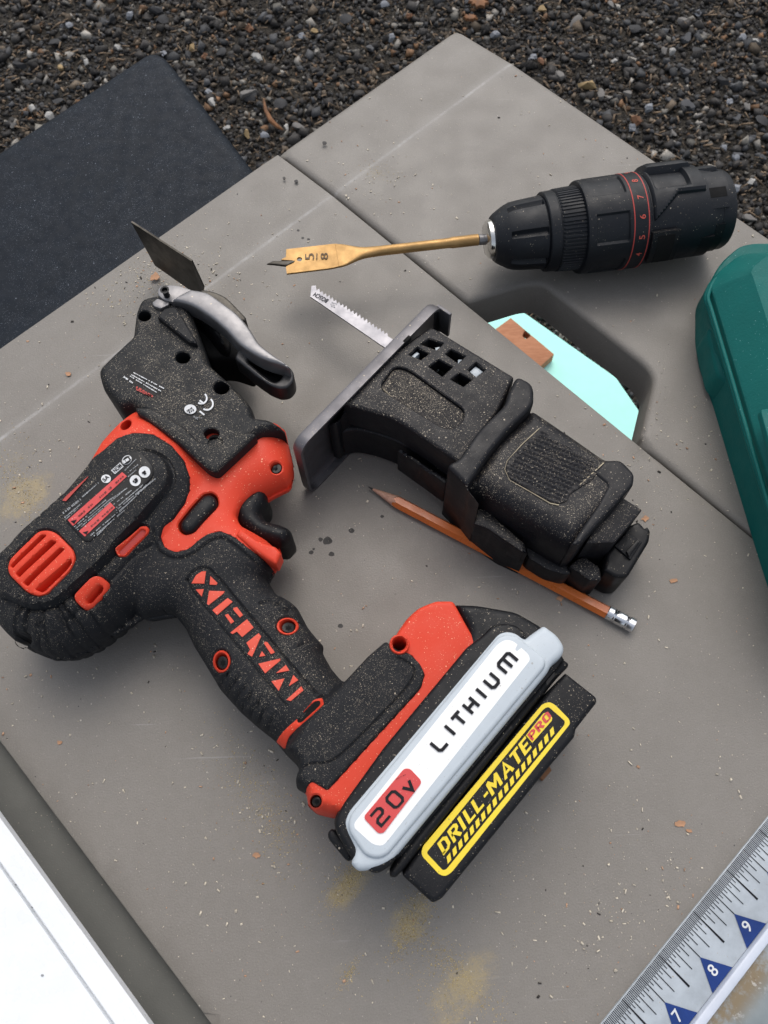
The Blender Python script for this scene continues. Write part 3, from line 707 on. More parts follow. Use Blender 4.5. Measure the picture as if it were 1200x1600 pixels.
C_FOOT = Pn(fillet([(447, 1179), (469, 1201), (461, 1217), (465, 1233), (478, 1242), (483, 1260), (496, 1273), (517, 1278), (580, 1300), (790, 1060), (736, 987), (708, 940), (681, 940), (654, 951), (636, 967), (622, 985), (607, 999), (573, 1028), (537, 1068), (480, 1130)], 7), ZC)
PADC = Pn(fillet([(-40, 920), (8, 932), (44, 951), (74, 950), (100, 938), (176, 866), (224, 810), (262, 766), (270, 744), (262, 722), (244, 712), (212, 708), (170, 724), (120, 760), (40, 830), (-40, 880)], 16), .060)
RIBS = [(Pn([(24, 1002), (52, 1018), (84, 1030), (116, 1028), (152, 1012), (180, 992), (224, 968)], ZC), .0065, .0009, .024),
        (Pn([(330, 1052), (345, 1077), (376, 1112), (404, 1137), (431, 1158)], ZC), .0052, .0007, .013),
        (Pn([(424, 902), (431, 930), (453, 941), (464, 951), (481, 983), (499, 1004)], ZC), .0085, .0006, .010)]
def comp(p, poly, r, rz):
    d = dist(p, poly); d = np.where(inside(p, poly), d, -1.0)
    return np.where(d >= 0, ZC+rz*prof(d/r), -1)
def body(p):
    p = np.asarray(p, float)
    hs = np.stack([comp(p, C_BAR, .030, .0285), comp(p, C_NECK, .016, .0165), comp(p, C_HAND, .0165, .0165), comp(p, C_FOOT, .0060, .0240)])
    k = .0028; m = hs.max(0); hh = m+k*np.log(np.exp((hs-m)/k).sum(0)); hh = np.minimum(hh, m+.0022); hh = np.where(m < 0, ZC, hh)
    dp = dist(p, PADC); dp = np.where(inside(p, PADC), dp, -dp)
    s = np.clip(dp/.0022+.5, 0, 1); hh = hh+.0034*(s*s*(3-2*s))*np.clip((hh-ZC)/.012, 0, 1)
    return np.maximum(hh, ZC)
def overm(p):
    """height of the rubber skin: the body plus grip ribs"""
    hh = body(p)
    for pl, lam, amp, wd in RIBS:
        a, b = pl[:-1], pl[1:]; ab = b-a; L = np.hypot(*ab.T); cum = np.concatenate([[0], np.cumsum(L)])[:-1]
        ap = p[:, None]-a[None]; t = np.clip((ap*ab[None]).sum(2)/(L*L)[None], 0, 1)
        dd_ = np.sqrt(((ap-t[..., None]*ab[None])**2).sum(2)); j = dd_.argmin(1)
        s = cum[j]+t[np.arange(len(p)), j]*L[j]; d = dd_.min(1)
        e = np.clip(s/.006, 0, 1)*np.clip((L.sum()-s)/.006, 0, 1)
        fade = np.clip(1-d/wd, 0, 1)
        hh = hh+1.5*amp*(1-2*np.clip(np.cos(2*math.pi*s/lam)-.2, 0, 1))*np.minimum(1, fade*2.5)*e
    for pl, wd_, dep in GROOVES:
        dd_ = dist(p, pl, False); hh = hh-1.7*dep*np.exp(-(dd_/wd_)**2)
    return hh
def zline(L, f=0):
    q = np.array(L, float); w = Pn(q, .05)
    for _ in range(6): w = Pn(q, body(w)+.0018)
    for _ in range(2): w = np.concatenate([[w[0]], np.stack([.75*w[:-1]+.25*w[1:], .25*w[:-1]+.75*w[1:]], 1).reshape(-1, 2), [w[-1]]])
    return w
GROOVES = []
for L, wd_, dep in (([(8, 934), (44, 954), (74, 953), (102, 940), (178, 868), (226, 812), (264, 768), (272, 744), (262, 720), (246, 709), (226, 704)], .0011, .0012),
                    ([(240, 828), (241, 848), (250, 864), (272, 873), (298, 868), (318, 852), (332, 842), (346, 839), (360, 846), (384, 866), (405, 884), (424, 898)], .0008, .0007),
                    ([(238, 850), (216, 862), (196, 880), (168, 912), (120, 958), (104, 972)], .0009, .0008),
                    ([(466, 1205), (486, 1192), (506, 1194), (526, 1186), (560, 1154), (615, 1098), (640, 1070), (650, 1050), (640, 1036), (622, 1028)], .0006, .0005),
                    ([(292, 905), (300, 893), (316, 885), (332, 891), (380, 950), (440, 1022), (492, 1082)], .0007, .0006), ([(292, 905), (300, 925), (350, 985), (400, 1045), (446, 1102)], .0007, .0005),
                    ([(408, 942), (420, 938), (436, 945), (452, 958)], .0009, .0008), ([(466, 1010), (480, 1004), (498, 1006)], .0009, .0007), ([(500, 1090), (512, 1086), (530, 1072)], .0009, .0006)):
    GROOVES.append((zline(L), wd_, dep))
XP = []
for pl, wd_, dep in GROOVES:
    q = densify(pl, .0011)[:-1]; q = q[dist(q, pl, False) < 1e-5]
    t = np.gradient(q, axis=0); t /= np.maximum(np.hypot(t[:, 0], t[:, 1]), 1e-9)[:, None]; nn0 = np.stack([-t[:, 1], t[:, 0]], 1)
    for o_ in (-2, -1, 0, 1, 2): XP.append(q+nn0*o_*wd_*.8)
XP = np.concatenate(XP)
RUBBER = [(133, 734), (146, 716), (160, 706), (184, 685), (208, 677), (240, 679), (268, 696), (288, 720), (297, 745), (297, 766), (290, 786), (272, 811), (256, 824), (251, 840), (258, 856), (275, 863), (295, 858), (312, 843), (326, 834), (345, 830), (365, 838), (388, 856), (410, 873), (428, 890), (426, 902), (419, 909), (431, 929), (453, 940), (465, 951), (482, 983), (499, 1003), (506, 1010), (504, 1021), (518, 1046), (537, 1067), (574, 1027), (603, 1002), (620, 1016), (640, 1021), (656, 1037), (664, 1053), (658, 1076), (512, 1236), (487, 1221), (479, 1231), (478, 1241), (464, 1233), (462, 1217), (468, 1201), (447, 1179), (430, 1158), (403, 1137), (375, 1112), (344, 1077), (319, 1035), (304, 1011), (291, 983), (272, 960), (248, 957), (224, 967), (180, 992), (152, 1012), (116, 1029), (84, 1031), (52, 1019), (24, 1002), (0, 977), (-15, 935), (-15, 885), (20, 847), (64, 807), (99, 774)]
RUBW = None
def body_in(p):
    global RUBW
    if RUBW is None:
        q = np.array(RUBBER, float); w = Pn(q, .05)
        for _ in range(6): w = Pn(q, body(w)+.0004)
        RUBW = w
    d = np.where(inside(p, RUBW), dist(p, RUBW), 0)
    return body(p)-.0050*np.clip((d-.0008)/.0012, 0, 1)
ORANGE = [(216, 644), (206, 648), (188, 662), (160, 692), (140, 726), (112, 772), (74, 818), (30, 858), (4, 890), (2, 935), (10, 945), (34, 962), (60, 976), (88, 984), (112, 984), (140, 974), (174, 952), (216, 938), (280, 936), (304, 985), (316, 1010), (332, 1034), (356, 1072), (384, 1106), (410, 1130), (438, 1154), (456, 1176), (476, 1200), (472, 1220), (472, 1234), (479, 1242), (482, 1260), (496, 1273), (517, 1278), (552, 1276), (770, 1040), (734, 987), (708, 940), (681, 940), (654, 951), (636, 967), (624, 984), (612, 1004), (578, 1036), (537, 1076), (512, 1050), (497, 1024), (474, 985), (456, 955), (428, 935), (416, 905), (431, 885), (441, 871), (439, 860), (400, 835), (376, 822), (368, 806), (378, 788), (400, 776), (418, 778), (429, 773), (453, 761), (455, 745), (460, 741), (456, 715), (450, 692), (446, 672), (340, 640)]

slot = lambda L: [(a/4.8, b/4.8+820) for a, b in L]
V_RING = slot([(60, 330, 18), (70, 270, 14), (290, 50, 16), (350, 40, 16), (430, 60, 16), (555, 190, 18), (572, 260, 16), (530, 350, 16), (360, 520, 16), (290, 540, 14), (200, 510, 14), (75, 385, 14)]) if False else slot([(60, 330), (75, 265), (290, 52), (355, 40), (425, 62), (552, 190), (570, 260), (530, 345), (360, 520), (290, 540), (205, 508), (75, 380)])
V_SLOTS = [slot(L) for L in ([(82, 312), (315, 78), (352, 82), (100, 326)], [(122, 368), (385, 118), (428, 132), (148, 396)], [(178, 438), (452, 176), (488, 184), (212, 462)], [(268, 488), (532, 256), (542, 288), (505, 338), (345, 498), (318, 508)])]
B_RING = slot([(556, 528), (682, 398), (722, 382), (764, 392), (822, 440), (822, 488), (702, 630), (650, 642), (618, 625), (566, 576)])
B_HOLE = slot([(650, 562), (742, 452), (776, 466), (772, 500), (692, 588), (655, 592)])
L_RING = slot([(874, 192), (1056, 12), (1105, 10), (1124, 42), (1112, 72), (945, 243), (892, 242), (872, 215)])
L_HOLE = slot([(893, 202), (1062, 36), (1092, 42), (1094, 70), (930, 228), (902, 226)])
G_RING = [(431, 1159), (442, 1143), (464, 1123), (490, 1093), (504, 1090), (507, 1101), (486, 1120), (466, 1138), (452, 1153), (446, 1172)]
G_HOLE = [(465, 1124), (492, 1097), (500, 1096), (500, 1102), (472, 1128), (466, 1129)]
def ell(cx, cy, a, b=None, n=18, rot=0):
    b = b or a; c, s = math.cos(rot), math.sin(rot)
    return [(cx+a*math.cos(t)*c-b*math.sin(t)*s, cy+a*math.cos(t)*s+b*math.sin(t)*c) for t in [i*2*math.pi/n for i in range(n)]]
holes = [off(V_RING, 0, 0), B_RING, L_RING, ell(449.5, 979, 17.5, 14), ell(346.5, 1034, 14, 18), ell(37, 1000, 14, 13)]
relief('rubber_overmould', tool, RUB, RUBBER, .0018, r=.0016, rz=.0014, sp=.0018, grid=.0015, h=overm, fil=5, hfil=3, mirror=ZC, hr=.0009, holes=holes, extra_pts=XP)
def ell_(cx, cy, a, b, n=16, rot=0): return [(cx+a*math.cos(t)*math.cos(rot)-b*math.sin(t)*math.sin(rot), cy+a*math.cos(t)*math.sin(rot)+b*math.sin(t)*math.cos(rot)) for t in [i*2*math.pi/n for i in range(n)]]
BTN_W = [(279, 820), (318, 774), (332, 771), (341, 778), (343, 792), (304, 834), (290, 838), (280, 831)]
relief('housing', tool, ORG, ORANGE, .0006, r=.0022, rz=.0020, sp=.0018, h=body_in, fil=5, hfil=5, hr=.0007, mirror=ZC, holes=[ell_(198, 666, 10, 6.5, 16, R(-38)), ell_(432, 733, 9.5, 9.5), ell_(494, 1252, 9.5, 10.5), ell_(624, 1007, 11, 11), BTN_W, [tuple(p) for p in slot(((120, 310), (330, 90), (420, 85), (530, 230), (480, 370), (300, 500), (210, 480)))], [tuple(p) for p in B_HOLE]])
# dark cavities behind the openings sit inside the housing; coloured rims stand in the openings
def pit(cx, cy, a, b, zoff=.0021, name='cavity', mt=DARK, par=tool, h=body, rot=0):
    v, f = [(0, 0)]+ell(0, 0, 1, 1, 20), [(0, i, i % 20+1) for i in range(1, 21)]
    c, s = math.cos(rot), math.sin(rot)
    return sheet2d(name, par, mt, [(cx+a*x*c-b*y*s, cy+a*x*s+b*y*c) for x, y in v], f, h=h, off=zoff)
def ring(name, mt, out, hole, hi, dep, par=tool, r=.0012, fil=4, h=body, sp=.0016):
    return relief(name, par, mt, out, hi, r=r, rz=r, sp=sp, h=h, fil=fil, holes=hole, mirror=None, z0=.040, nocap=True, hfil=2.5)
gr = ring('vent_grille', ORG, V_RING, V_SLOTS, .0028, 0, fil=7, r=.001)
relief('motor_can', gr, STEEL, [(66, 916), (98, 874), (108, 880), (76, 924)], -.006, z0=.04, r=.0003, sp=.004, h=body)
relief('vent_backing', gr, DARK, [(20, 880), (70, 835), (112, 870), (60, 925)], -.010, z0=.04, r=.0003, sp=.004, h=body)
br = ring('slot_rim', ORG, B_RING, [B_HOLE], .0026, 0, fil=7)
lr = ring('slot_rim', ORG, L_RING, [L_HOLE], .0024, 0, fil=4)
sheet2d('slot_floor', lr, REDP, L_HOLE, [tuple(range(6))], h=body, off=.0008)
relief('slot_backing', br, DARK, [(100, 950), (140, 905), (190, 905), (150, 965)], -.0075, z0=.04, r=.0003, sp=.004, h=body)
gr2 = relief('grip_loop', tool, ORG, G_RING, .0026, z0=.02, r=.0012, sp=.0016, h=body, fil=4, holes=[G_HOLE])
sheet2d('slot_dark', gr2, DARK, G_HOLE, [tuple(range(6))], h=body, off=.0020)
def screw(cx, cy, a, b, rim=True, zo=.0022, mt=ORG, deep=.0026):
    if rim:
        q = relief('screw_boss', tool, mt, ell(cx, cy, a, b), zo, z0=.03, r=.0011, sp=.0012, h=body, holes=[ell(cx, cy, a*.72, b*.74)], nocap=True)
    else: q = tool
    s = relief('screw', q if rim else tool, SCRW, ell(cx+1.5, cy+2, a*.6, b*.6), zo-deep*.55, z0=.03, r=.0006, sp=.001, h=body)
    st = [(cx+1.5+a*.34*(1 if i % 2 else .55)*math.cos(i*math.pi/6), cy+2+b*.34*(1 if i % 2 else .55)*math.sin(i*math.pi/6)) for i in range(12)]
    sheet2d('screw_recess', q, DARK, [(cx+1.5, cy+2)]+st, [(0, i, i % 12+1) for i in range(1, 13)], h=body, off=zo-deep*.55+.0002)
screw(449.5, 979, 17.5, 14); screw(346.5, 1034, 14, 18)
for cx, cy, a, b in ((432, 733, 10, 10), (494, 1252, 10, 11)):
    sc = relief('screw', tool, SCRW, ell(cx+.8, cy+1, a*.74, b*.74), -.0016, z0=.045, r=.0006, sp=.001, h=body)
    st = [(cx+.8+a*.4*(1 if i % 2 else .55)*math.cos(i*math.pi/6), cy+1+b*.4*(1 if i % 2 else .55)*math.sin(i*math.pi/6)) for i in range(12)]
    sheet2d('screw_recess', sc, DARK, [(cx+.8, cy+1)]+st, [(0, i, i % 12+1) for i in range(1, 13)], h=body, off=-.0012)
rl = relief('screw_boss', tool, ORG, ell(624, 1007, 16, 16), .0030, z0=.03, r=.0012, sp=.0012, h=body, holes=[ell(624, 1007, 11.5, 11.5)], nocap=True)
# side slot at the rear left
sheet2d('side_vent', tool, REDP, [(97, 782), (134, 742), (138, 745), (103, 783)], [(0, 1, 2, 3)], h=overm, off=.0024)
# letters let into the grip
MX = [[(55, 188), (98, 112), (150, 78), (190, 75), (175, 190)], [(232, 120), (298, 184), (290, 202), (225, 200)], [(95, 246), (170, 242), (150, 312)], [(220, 258), (366, 262), (352, 285), (215, 392), (200, 380)], [(395, 325), (440, 360), (295, 485), (250, 440)],
      [(452, 418), (482, 410), (538, 485), (508, 508), (445, 432)], [(368, 486), (397, 474), (455, 545), (425, 567)], [(575, 525), (637, 602), (530, 692), (480, 640), (440, 664), (420, 650)], [(685, 655), (708, 685), (622, 876), (580, 850), (605, 810), (570, 745)],
      [(742, 736), (767, 740), (836, 835), (800, 852), (735, 752)], [(715, 824), (748, 866), (690, 877)], [(682, 942), (886, 893), (888, 910), (745, 1032)], [(940, 953), (972, 1005), (848, 1030)], [(804, 1106), (926, 1080), (872, 1196)], [(1010, 1048), (1056, 1095), (968, 1152)], [(1085, 1153), (1105, 1190), (985, 1292), (945, 1280)]]
for L in MX:
    relief('grip_letter', tool, ORG2, [(a/6+290, b/6+880) for a, b in L], .0026, z0=.04, r=.0003, sp=.0022, h=body, fil=.5, grid=.003)
tray_ = [(296, 893), (316, 883), (334, 888), (494, 1080), (482, 1092), (455, 1104), (440, 1092), (300, 915)]
# direction button in its well
def bodyflat(z): return lambda p: np.full(len(p), z)
relief('direction_button', tool, BLK, [(283, 818), (319, 776), (331, 774), (339, 781), (340, 792), (303, 832), (291, 835), (283, 828)], .0038, z0=.035, r=.0032, rz=.0030, sp=.0012, h=body, fil=7)
relief('trigger', tool, BLK, [(366, 806), (374, 786), (394, 773), (408, 767), (418, 774), (418, 790), (408, 806), (418, 818), (440, 823), (455, 830), (458, 842), (446, 856), (432, 856), (404, 846), (376, 826)], .043, z0=.017, r=.006, rz=.008, sp=.0015, fil=5, grid=.002)
relief('guard_lip', tool, ORG, [(376, 826), (404, 846), (432, 856), (440, 866), (432, 884), (418, 876), (392, 858), (368, 838)], .0515, z0=.040, r=.002, sp=.002, fil=4)
# rating label: dark plate, red strips, tiny print
F2 = lambda L: [tuple([p[0]/6+80, p[1]/6+690]+list(p[2:])) for p in L]
relief('rating_label', tool, BLKS, F2([(95, 705, 18), (350, 440, 4), (690, 105, 26), (830, 90, 30), (960, 230, 40), (960, 330, 30), (360, 950, 40), (300, 930, 20)]), .0023, z0=.04, r=.0005, sp=.002, h=body, fil=5, grid=.003)
LO = .0026
def q4(name, mt, L, parent=tool, o=LO, h=body, nn=5):
    a, b, c, d = [np.array(p, float) for p in L]; v = []; f = []
    for i in range(nn+1):
        t = i/nn; v += [a+(b-a)*t, d+(c-d)*t]
    f = [(2*i, 2*i+2, 2*i+3, 2*i+1) for i in range(nn)]
    return sheet2d(name, parent, mt, v, f, h=h, off=o)
def fine_print(name, mt, rows, parent=tool, h=body, o=LO, wd=.45):
    """illegible small print: broken dashes along rows (start, end, thickness in the photograph's points)"""
    V, Fs = [], []
    for (x0, y0, x1, y1, th) in rows:
        L = math.hypot(x1-x0, y1-y0); t = 0; dx, dy = (x1-x0)/L, (y1-y0)/L
        while t < L-1:
            l = random.uniform(.7, 2.6)*wd*2; l = min(l, L-t)
            if random.random() < .86 or not V:
                k = len(V); e = th*random.uniform(.55, 1)
                for a, b in ((t, -e/2), (t+l, -e/2), (t+l, e/2), (t, e/2)): V.append((x0+dx*a-dy*b, y0+dy*a+dx*b))
                Fs.append((k, k+1, k+2, k+3))
            t += l+random.uniform(.4, 1.3)*wd*1.6
    return sheet2d(name, parent, mt, V, Fs, h=h, off=o)
q4('warning_strip', REDL, F2([(155, 735), (665, 285), (710, 325), (205, 790)]))
q4('warning_strip', REDL, F2([(260, 840), (555, 570), (600, 620), (315, 890)]))
sheet2d('warning_emblem', tool, INK, F2([(180, 745), (240, 730), (215, 770)]), [(0, 1, 2)], h=body, off=LO+.0003)
sheet2d('warning_emblem', tool, INK, F2([(295, 850), (350, 835), (330, 872)]), [(0, 1, 2)], h=body, off=LO+.0003)
rows = []
for (a, b, c, d, th) in ((255, 700, 680, 320, 17), (372, 795, 585, 605, 17)):
    rows.append((a/6+80, b/6+690, c/6+80, d/6+690, th/6))
fine_print('strip_lettering', DKRED, rows, o=LO+.0003, wd=.9)
rows = []
for (a, b, c, d, th) in ((110, 672, 275, 540, 26), (125, 712, 290, 575, 14), (135, 728, 250, 625, 12), (290, 520, 450, 380, 14), (215, 800, 520, 540, 13), (230, 815, 560, 535, 13), (245, 828, 700, 440, 13), (520, 565, 720, 430, 12), (585, 590, 760, 450, 13), (610, 620, 860, 405, 13), (610, 645, 900, 400, 13), (640, 660, 940, 370, 13), (370, 880, 760, 545, 13), (400, 885, 690, 640, 13), (430, 880, 570, 740, 12), (690, 270, 800, 160, 12), (720, 290, 815, 215, 12), (720, 330, 800, 262, 12), (790, 500, 980, 345, 12)):
    rows.append((a/6+80, b/6+690, c/6+80, d/6+690, th/6))
fine_print('small_print', GINK, rows)
def disc(name, mt, cx, cy, a, o, rot=0, b=None, h=body, par=tool):
    v = [(cx, cy)]+ell(cx, cy, a, b or a, 20, rot); return sheet2d(name, par, mt, v, [(0, i, i % 20+1) for i in range(1, 21)], h=h, off=o)
for (cx, cy, a) in ((875, 285, 54), (788, 365, 52)):
    disc('pictogram', WINK, cx/6+80, cy/6+690, a/6, LO)
    fine_print('pictogram_mark', INK, [((cx-22)/6+80, (cy+12)/6+690, (cx+22)/6+80, (cy-18)/6+690, 5), ((cx-5)/6+80, (cy+22)/6+690, (cx+24)/6+80, (cy+2)/6+690, 4)], o=LO+.0003, wd=1.2)
disc('approval_mark', WINK, 514/6+80, 348/6+690, 46/6, LO, b=40/6)
def dec(name, mt, s, a, b, c, h=body, z=None, o=LO+.0003, par=tool, **k):
    v, f = text_mesh(s, **k); return sheet2d(name, par, mt, bl(v, a, b, c), f, z=z, h=h, off=o)
dec('approval_letters', INK, 'SA', F2([(500, 378)])[0], F2([(548, 335)])[0], F2([(474, 352)])[0], offset=.02)
q4('approval_mark', WINK, F2([(560, 270), (645, 195), (680, 235), (598, 305)]), nn=2)
dec('approval_letters', INK, 'NOM', F2([(602, 292)])[0], F2([(668, 232)])[0], F2([(572, 264)])[0], offset=.02)
disc('approval_ring', WINK, 709/6+80, 172/6+690, 50/6, LO, rot=R(-40), b=40/6)
disc('approval_ring_inner', BLKS, 709/6+80, 172/6+690, 43/6, LO+.0003, rot=R(-40), b=33/6)
fine_print('approval_text', WINK, [((675)/6+80, 195/6+690, 745/6+80, 150/6+690, 5)], o=LO+.0006, wd=1.2)

# ---- oscillating head
HZ = .056
head = relief('tool_head', tool, HEADM, [(194, 650, 6), (167, 618, 10), (161, 592, 8), (184, 569, 5), (214, 541, 4), (219, 500, 10), (228, 482, 10), (262, 474, 8), (300, 492, 10), (318, 540, 6), (332, 582, 4), (362, 609, 6), (380, 628, 6), (397, 646, 8), (401, 664, 2), (425, 667, 8), (448, 682, 3), (412, 690, 4), (372, 719, 6), (348, 739, 8), (330, 739, 9), (256, 681, 3), (216, 648, 3)], HZ, z0=.008, r=.0042, rz=.007, sp=.0018, grid=.0022, zref=.045,
              holes=[ell_(293, 576, 11.5, 9), ell_(352, 622, 12.5, 10.5), ell_(337, 693, 12, 8.5), ell_(234, 512, 10.5, 8)], hfil=0, hole_z0=.034, hr=.0006)
HT = lambda L: [tuple([p[0]/4.615+150, p[1]/4.615+530]+list(p[2:])) for p in L]
flat = lambda z: (lambda p: np.full(len(p), z))
hz = flat(HZ)
# raised shoulder towards the body
relief('head_shoulder', tool, HEADM, HT([(285, 500, 8), (420, 505, 10), (640, 640, 10), (760, 760, 8), (1000, 690, 10), (1130, 680, 10), (1160, 700, 8), (1100, 760, 6), (880, 965, 10), (850, 968, 8), (800, 945, 8), (600, 760, 6), (420, 620, 6), (300, 545, 6)]), HZ+.0022, z0=.03, r=.0028, rz=.0022, sp=.002, grid=.003, fil=2, zref=HZ, holes=[ell_(337, 693, 12, 8.5)], hfil=0, hole_z0=.05, hr=.0005)
relief('head_rib', tool, BLK, [(246, 498, 3), (258, 484, 6), (276, 481, 5), (306, 531, 4), (309, 540, 4), (296, 538, 4), (262, 510, 4)], HZ+.004, z0=.04, r=.0012, rz=.002, sp=.0015, fil=3)
for a in ((293, 576, 13), (352, 622, 14), (337, 693, 14), (234, 512, 12)):
    disc('well_floor', DARK, a[0], a[1], a[2], 0, h=flat(HZ-.004 if a[1] > 680 else (.0352 if a[1] > 530 else .051)))
relief('screw', tool, SCRW, ell(236, 514, 6, 5), .0525, z0=.051, r=.0005, sp=.001)
# head printing
dm = [(190, 270), (280, 170), (500, 330), (410, 435)]
relief('head_label', tool, BLKS, HT([(185, 262, 10), (272, 172, 14), (505, 345, 14), (420, 425, 14)]), HZ+.0004, z0=.05, r=.0003, sp=.002, fil=3)
fine_print('small_print', WINK, [(*HT([(270, 240)])[0], *HT([(490, 355)])[0], 2.0), (*HT([(255, 255)])[0], *HT([(470, 375)])[0], 2.0), (*HT([(245, 265)])[0], *HT([(440, 385)])[0], 2.0), (*HT([(200, 270)])[0], *HT([(268, 318)])[0], 3.4)], h=hz, o=.0008)
fine_print('red_print', REDP, [(*HT([(290, 345)])[0], *HT([(420, 420)])[0], 4.5), (*HT([(290, 362)])[0], *HT([(400, 410)])[0], 3)], h=hz, o=.0008, wd=1.1)
def arc_strip(name, mt, cx, cy, r, a0, a1, w, n=12, h=hz, o=.0008):
    V = []
    for i in range(n+1):
        a = a0+(a1-a0)*i/n; V += [(cx+(r-w/2)*math.cos(a), cy+(r-w/2)*math.sin(a)), (cx+(r+w/2)*math.cos(a), cy+(r+w/2)*math.sin(a))]
    return sheet2d(name, tool, mt, V, [(2*i, 2*i+2, 2*i+3, 2*i+1) for i in range(n)], h=h, off=o)
# conformity mark: C and E lying along the head
a_ = HT([(790, 475)])[0]; arc_strip('conformity_mark', WINK, a_[0]+2, a_[1]-2, 9.5, R(-50), R(125), 2.6)
a_ = HT([(755, 430)])[0]; arc_strip('conformity_mark', WINK, a_[0]+1, a_[1]-1, 8.5, R(-50), R(125), 2.6)
sheet2d('conformity_mark', tool, WINK, HT([(742, 445), (752, 436), (785, 462), (775, 470)]), [(0, 1, 2, 3)], h=hz, off=.0011)
sheet2d('print_bar', tool, WINK, HT([(742, 522), (752, 514), (786, 542), (776, 550)]), [(0, 1, 2, 3)], h=hz, off=.0008)
disc('round_mark', WINK, *HT([(680, 505)])[0], 9.5, .0008, h=hz, b=7.5)
fine_print('round_mark_text', INK, [(*HT([(655, 518)])[0], *HT([(700, 490)])[0], 3), (*HT([(670, 528)])[0], *HT([(705, 508)])[0], 3)], h=hz, o=.0011, wd=.8)
for L in ([(700, 560), (765, 568)], [(715, 575), (760, 558)], [(705, 552), (735, 582)]):
    fine_print('bin_mark', GINK, [(*HT([L[0]])[0], *HT([L[1]])[0], 1.2)], h=hz, o=.0008, wd=2)
# ---- clamp lever and scraper blade
ZR = lambda L: [tuple([p[0]/4.444+200, p[1]/4.444+330]+list(p[2:])) for p in L]
LEV = ZR([(205, 580, 10), (215, 535, 12), (280, 515, 14), (350, 520, 12), (440, 555, 10), (560, 575, 14), (650, 640, 14), (760, 720, 14), (830, 800, 14), (870, 860, 10), (910, 930, 12), (1000, 1000, 12), (1090, 1060, 14), (1130, 1095, 14), (1080, 1080, 8), (960, 1046, 12), (860, 995, 12), (770, 935, 12), (700, 850, 14), (600, 760, 14), (500, 690, 14), (420, 652, 12), (330, 632, 12), (250, 628, 10), (215, 610, 8)])
levdz = lambda q, d: .0016*prof(d/.006)-.010*np.clip((q@np.array((.62, -.78))-LQ)/.05, 0, 1)
LQ = float(Pn([ZR([(800, 860)])[0]], .058)[0]@np.array((.62, -.78)))
LEV = ZR([(300, 640, 2), (345, 605, 2), (440, 556, 3), (560, 575, 10), (650, 640, 12), (760, 720, 12), (830, 800, 12), (870, 860, 8), (910, 930, 10), (1000, 1000, 12), (1090, 1060, 12), (1130, 1095, 8), (1118, 1102, 3), (1060, 1076, 8), (960, 1050, 12), (860, 998, 12), (770, 938, 12), (700, 855, 14), (600, 766, 14), (500, 698, 14), (420, 658, 8), (330, 636, 3)])
lever = relief('clamp_lever', tool, SILV, LEV, .0605, z0=.050, r=.0014, rz=.0016, sp=.0014, grid=.0018, fil=4, dz=lambda q, d: .0012*prof(d/.007))
relief('lever_eye', tool, SILV, ZR([(203, 580, 14), (215, 528, 14), (285, 514, 20), (360, 522, 14), (446, 552, 2), (345, 610, 3), (322, 636, 4), (250, 622, 14)]), .0592, z0=.057, r=.0006, sp=.0014, fil=6)
LOOP_O = ZR([(770, 960), (860, 985), (960, 1030), (1080, 1070), (1130, 1090), (1155, 1135), (1152, 1190), (1110, 1235), (1050, 1243), (980, 1215), (900, 1160), (820, 1095), (740, 1030)])
LOOP_I = ZR([(850, 1010), (960, 1052), (1060, 1092), (1085, 1130), (1060, 1178), (1020, 1200), (960, 1165), (880, 1090), (830, 1050)])
relief('lever_handle', tool, HANDM, LOOP_O, .0520, z0=.040, r=.0016, sp=.0015, fil=5, holes=[LOOP_I])
relief('lever_floor', tool, BLKS, [(a, b) for a, b in LOOP_O], .0415, z0=.036, r=.0015, sp=.002, fil=5)
relief('lever_web', tool, STEEL, ZR([(830, 1085), (850, 1075), (1010, 1195), (1000, 1212), (950, 1190)]), .0475, z0=.040, r=.0006, sp=.002, fil=1)
relief('lever_web', tool, BLKS, ZR([(840, 1010), (975, 1085), (990, 1100), (960, 1095), (840, 1030)]), .0485, z0=.040, r=.0006, sp=.002, fil=1)
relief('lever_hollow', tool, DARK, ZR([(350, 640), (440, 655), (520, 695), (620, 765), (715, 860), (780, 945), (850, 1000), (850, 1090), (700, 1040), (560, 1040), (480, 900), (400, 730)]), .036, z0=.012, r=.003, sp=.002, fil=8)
relief('clamp_drum', tool, BLKS, ZR([(400, 690), (500, 715), (640, 815), (720, 930), (700, 1010), (640, 985), (560, 880), (430, 750)]), .047, z0=.02, r=.005, rz=.010, sp=.002, fil=14, grid=.002)
relief('lever_foot', tool, STEEL, ZR([(168, 640), (205, 610), (290, 632), (285, 655), (230, 682), (180, 665)]), .0580, z0=.056, r=.0008, sp=.0015, fil=2)
q = P(258.5, 456, .0625); m = MB(); m.lathe([(-.006, .0017), (.0012, .0017), (.0018, .0025), (.0018, .0016), (.0002, .0014)], Matrix.Translation(q) @ Matrix.Rotation(-math.pi/2, 4, 'Y'), 18)
sk = m.build('lever_screw', BLKS, tool)
dsk = relief('mount_disc', tool, DKST, ZR([(480, 545), (600, 565), (680, 600), (760, 680), (822, 745), (818, 775), (700, 760), (560, 650)]), .041, z0=.020, r=.0015, sp=.002, fil=16)
# blade: a thin steel plate standing on edge
b0, b1 = P(242, 415, .008), P(318, 462, .008); t0, t1 = P(204.5, 347, .041), P(299, 408, .041)
side = Vector(((b1-b0).y, -(b1-b0).x, 0)).normalized()*.0011
pl = [t0, t1, P(318, 449, .024), P(316, 462, .012), P(299, 455, .008), b0]
MB().add(pl+[p-side for p in pl], [tuple(range(6)), tuple(range(11, 5, -1))]+[(i, (i+1) % 6, 6+(i+1) % 6, 6+i) for i in range(6)]).build('scraper_blade', DKST, tool, smooth=False)

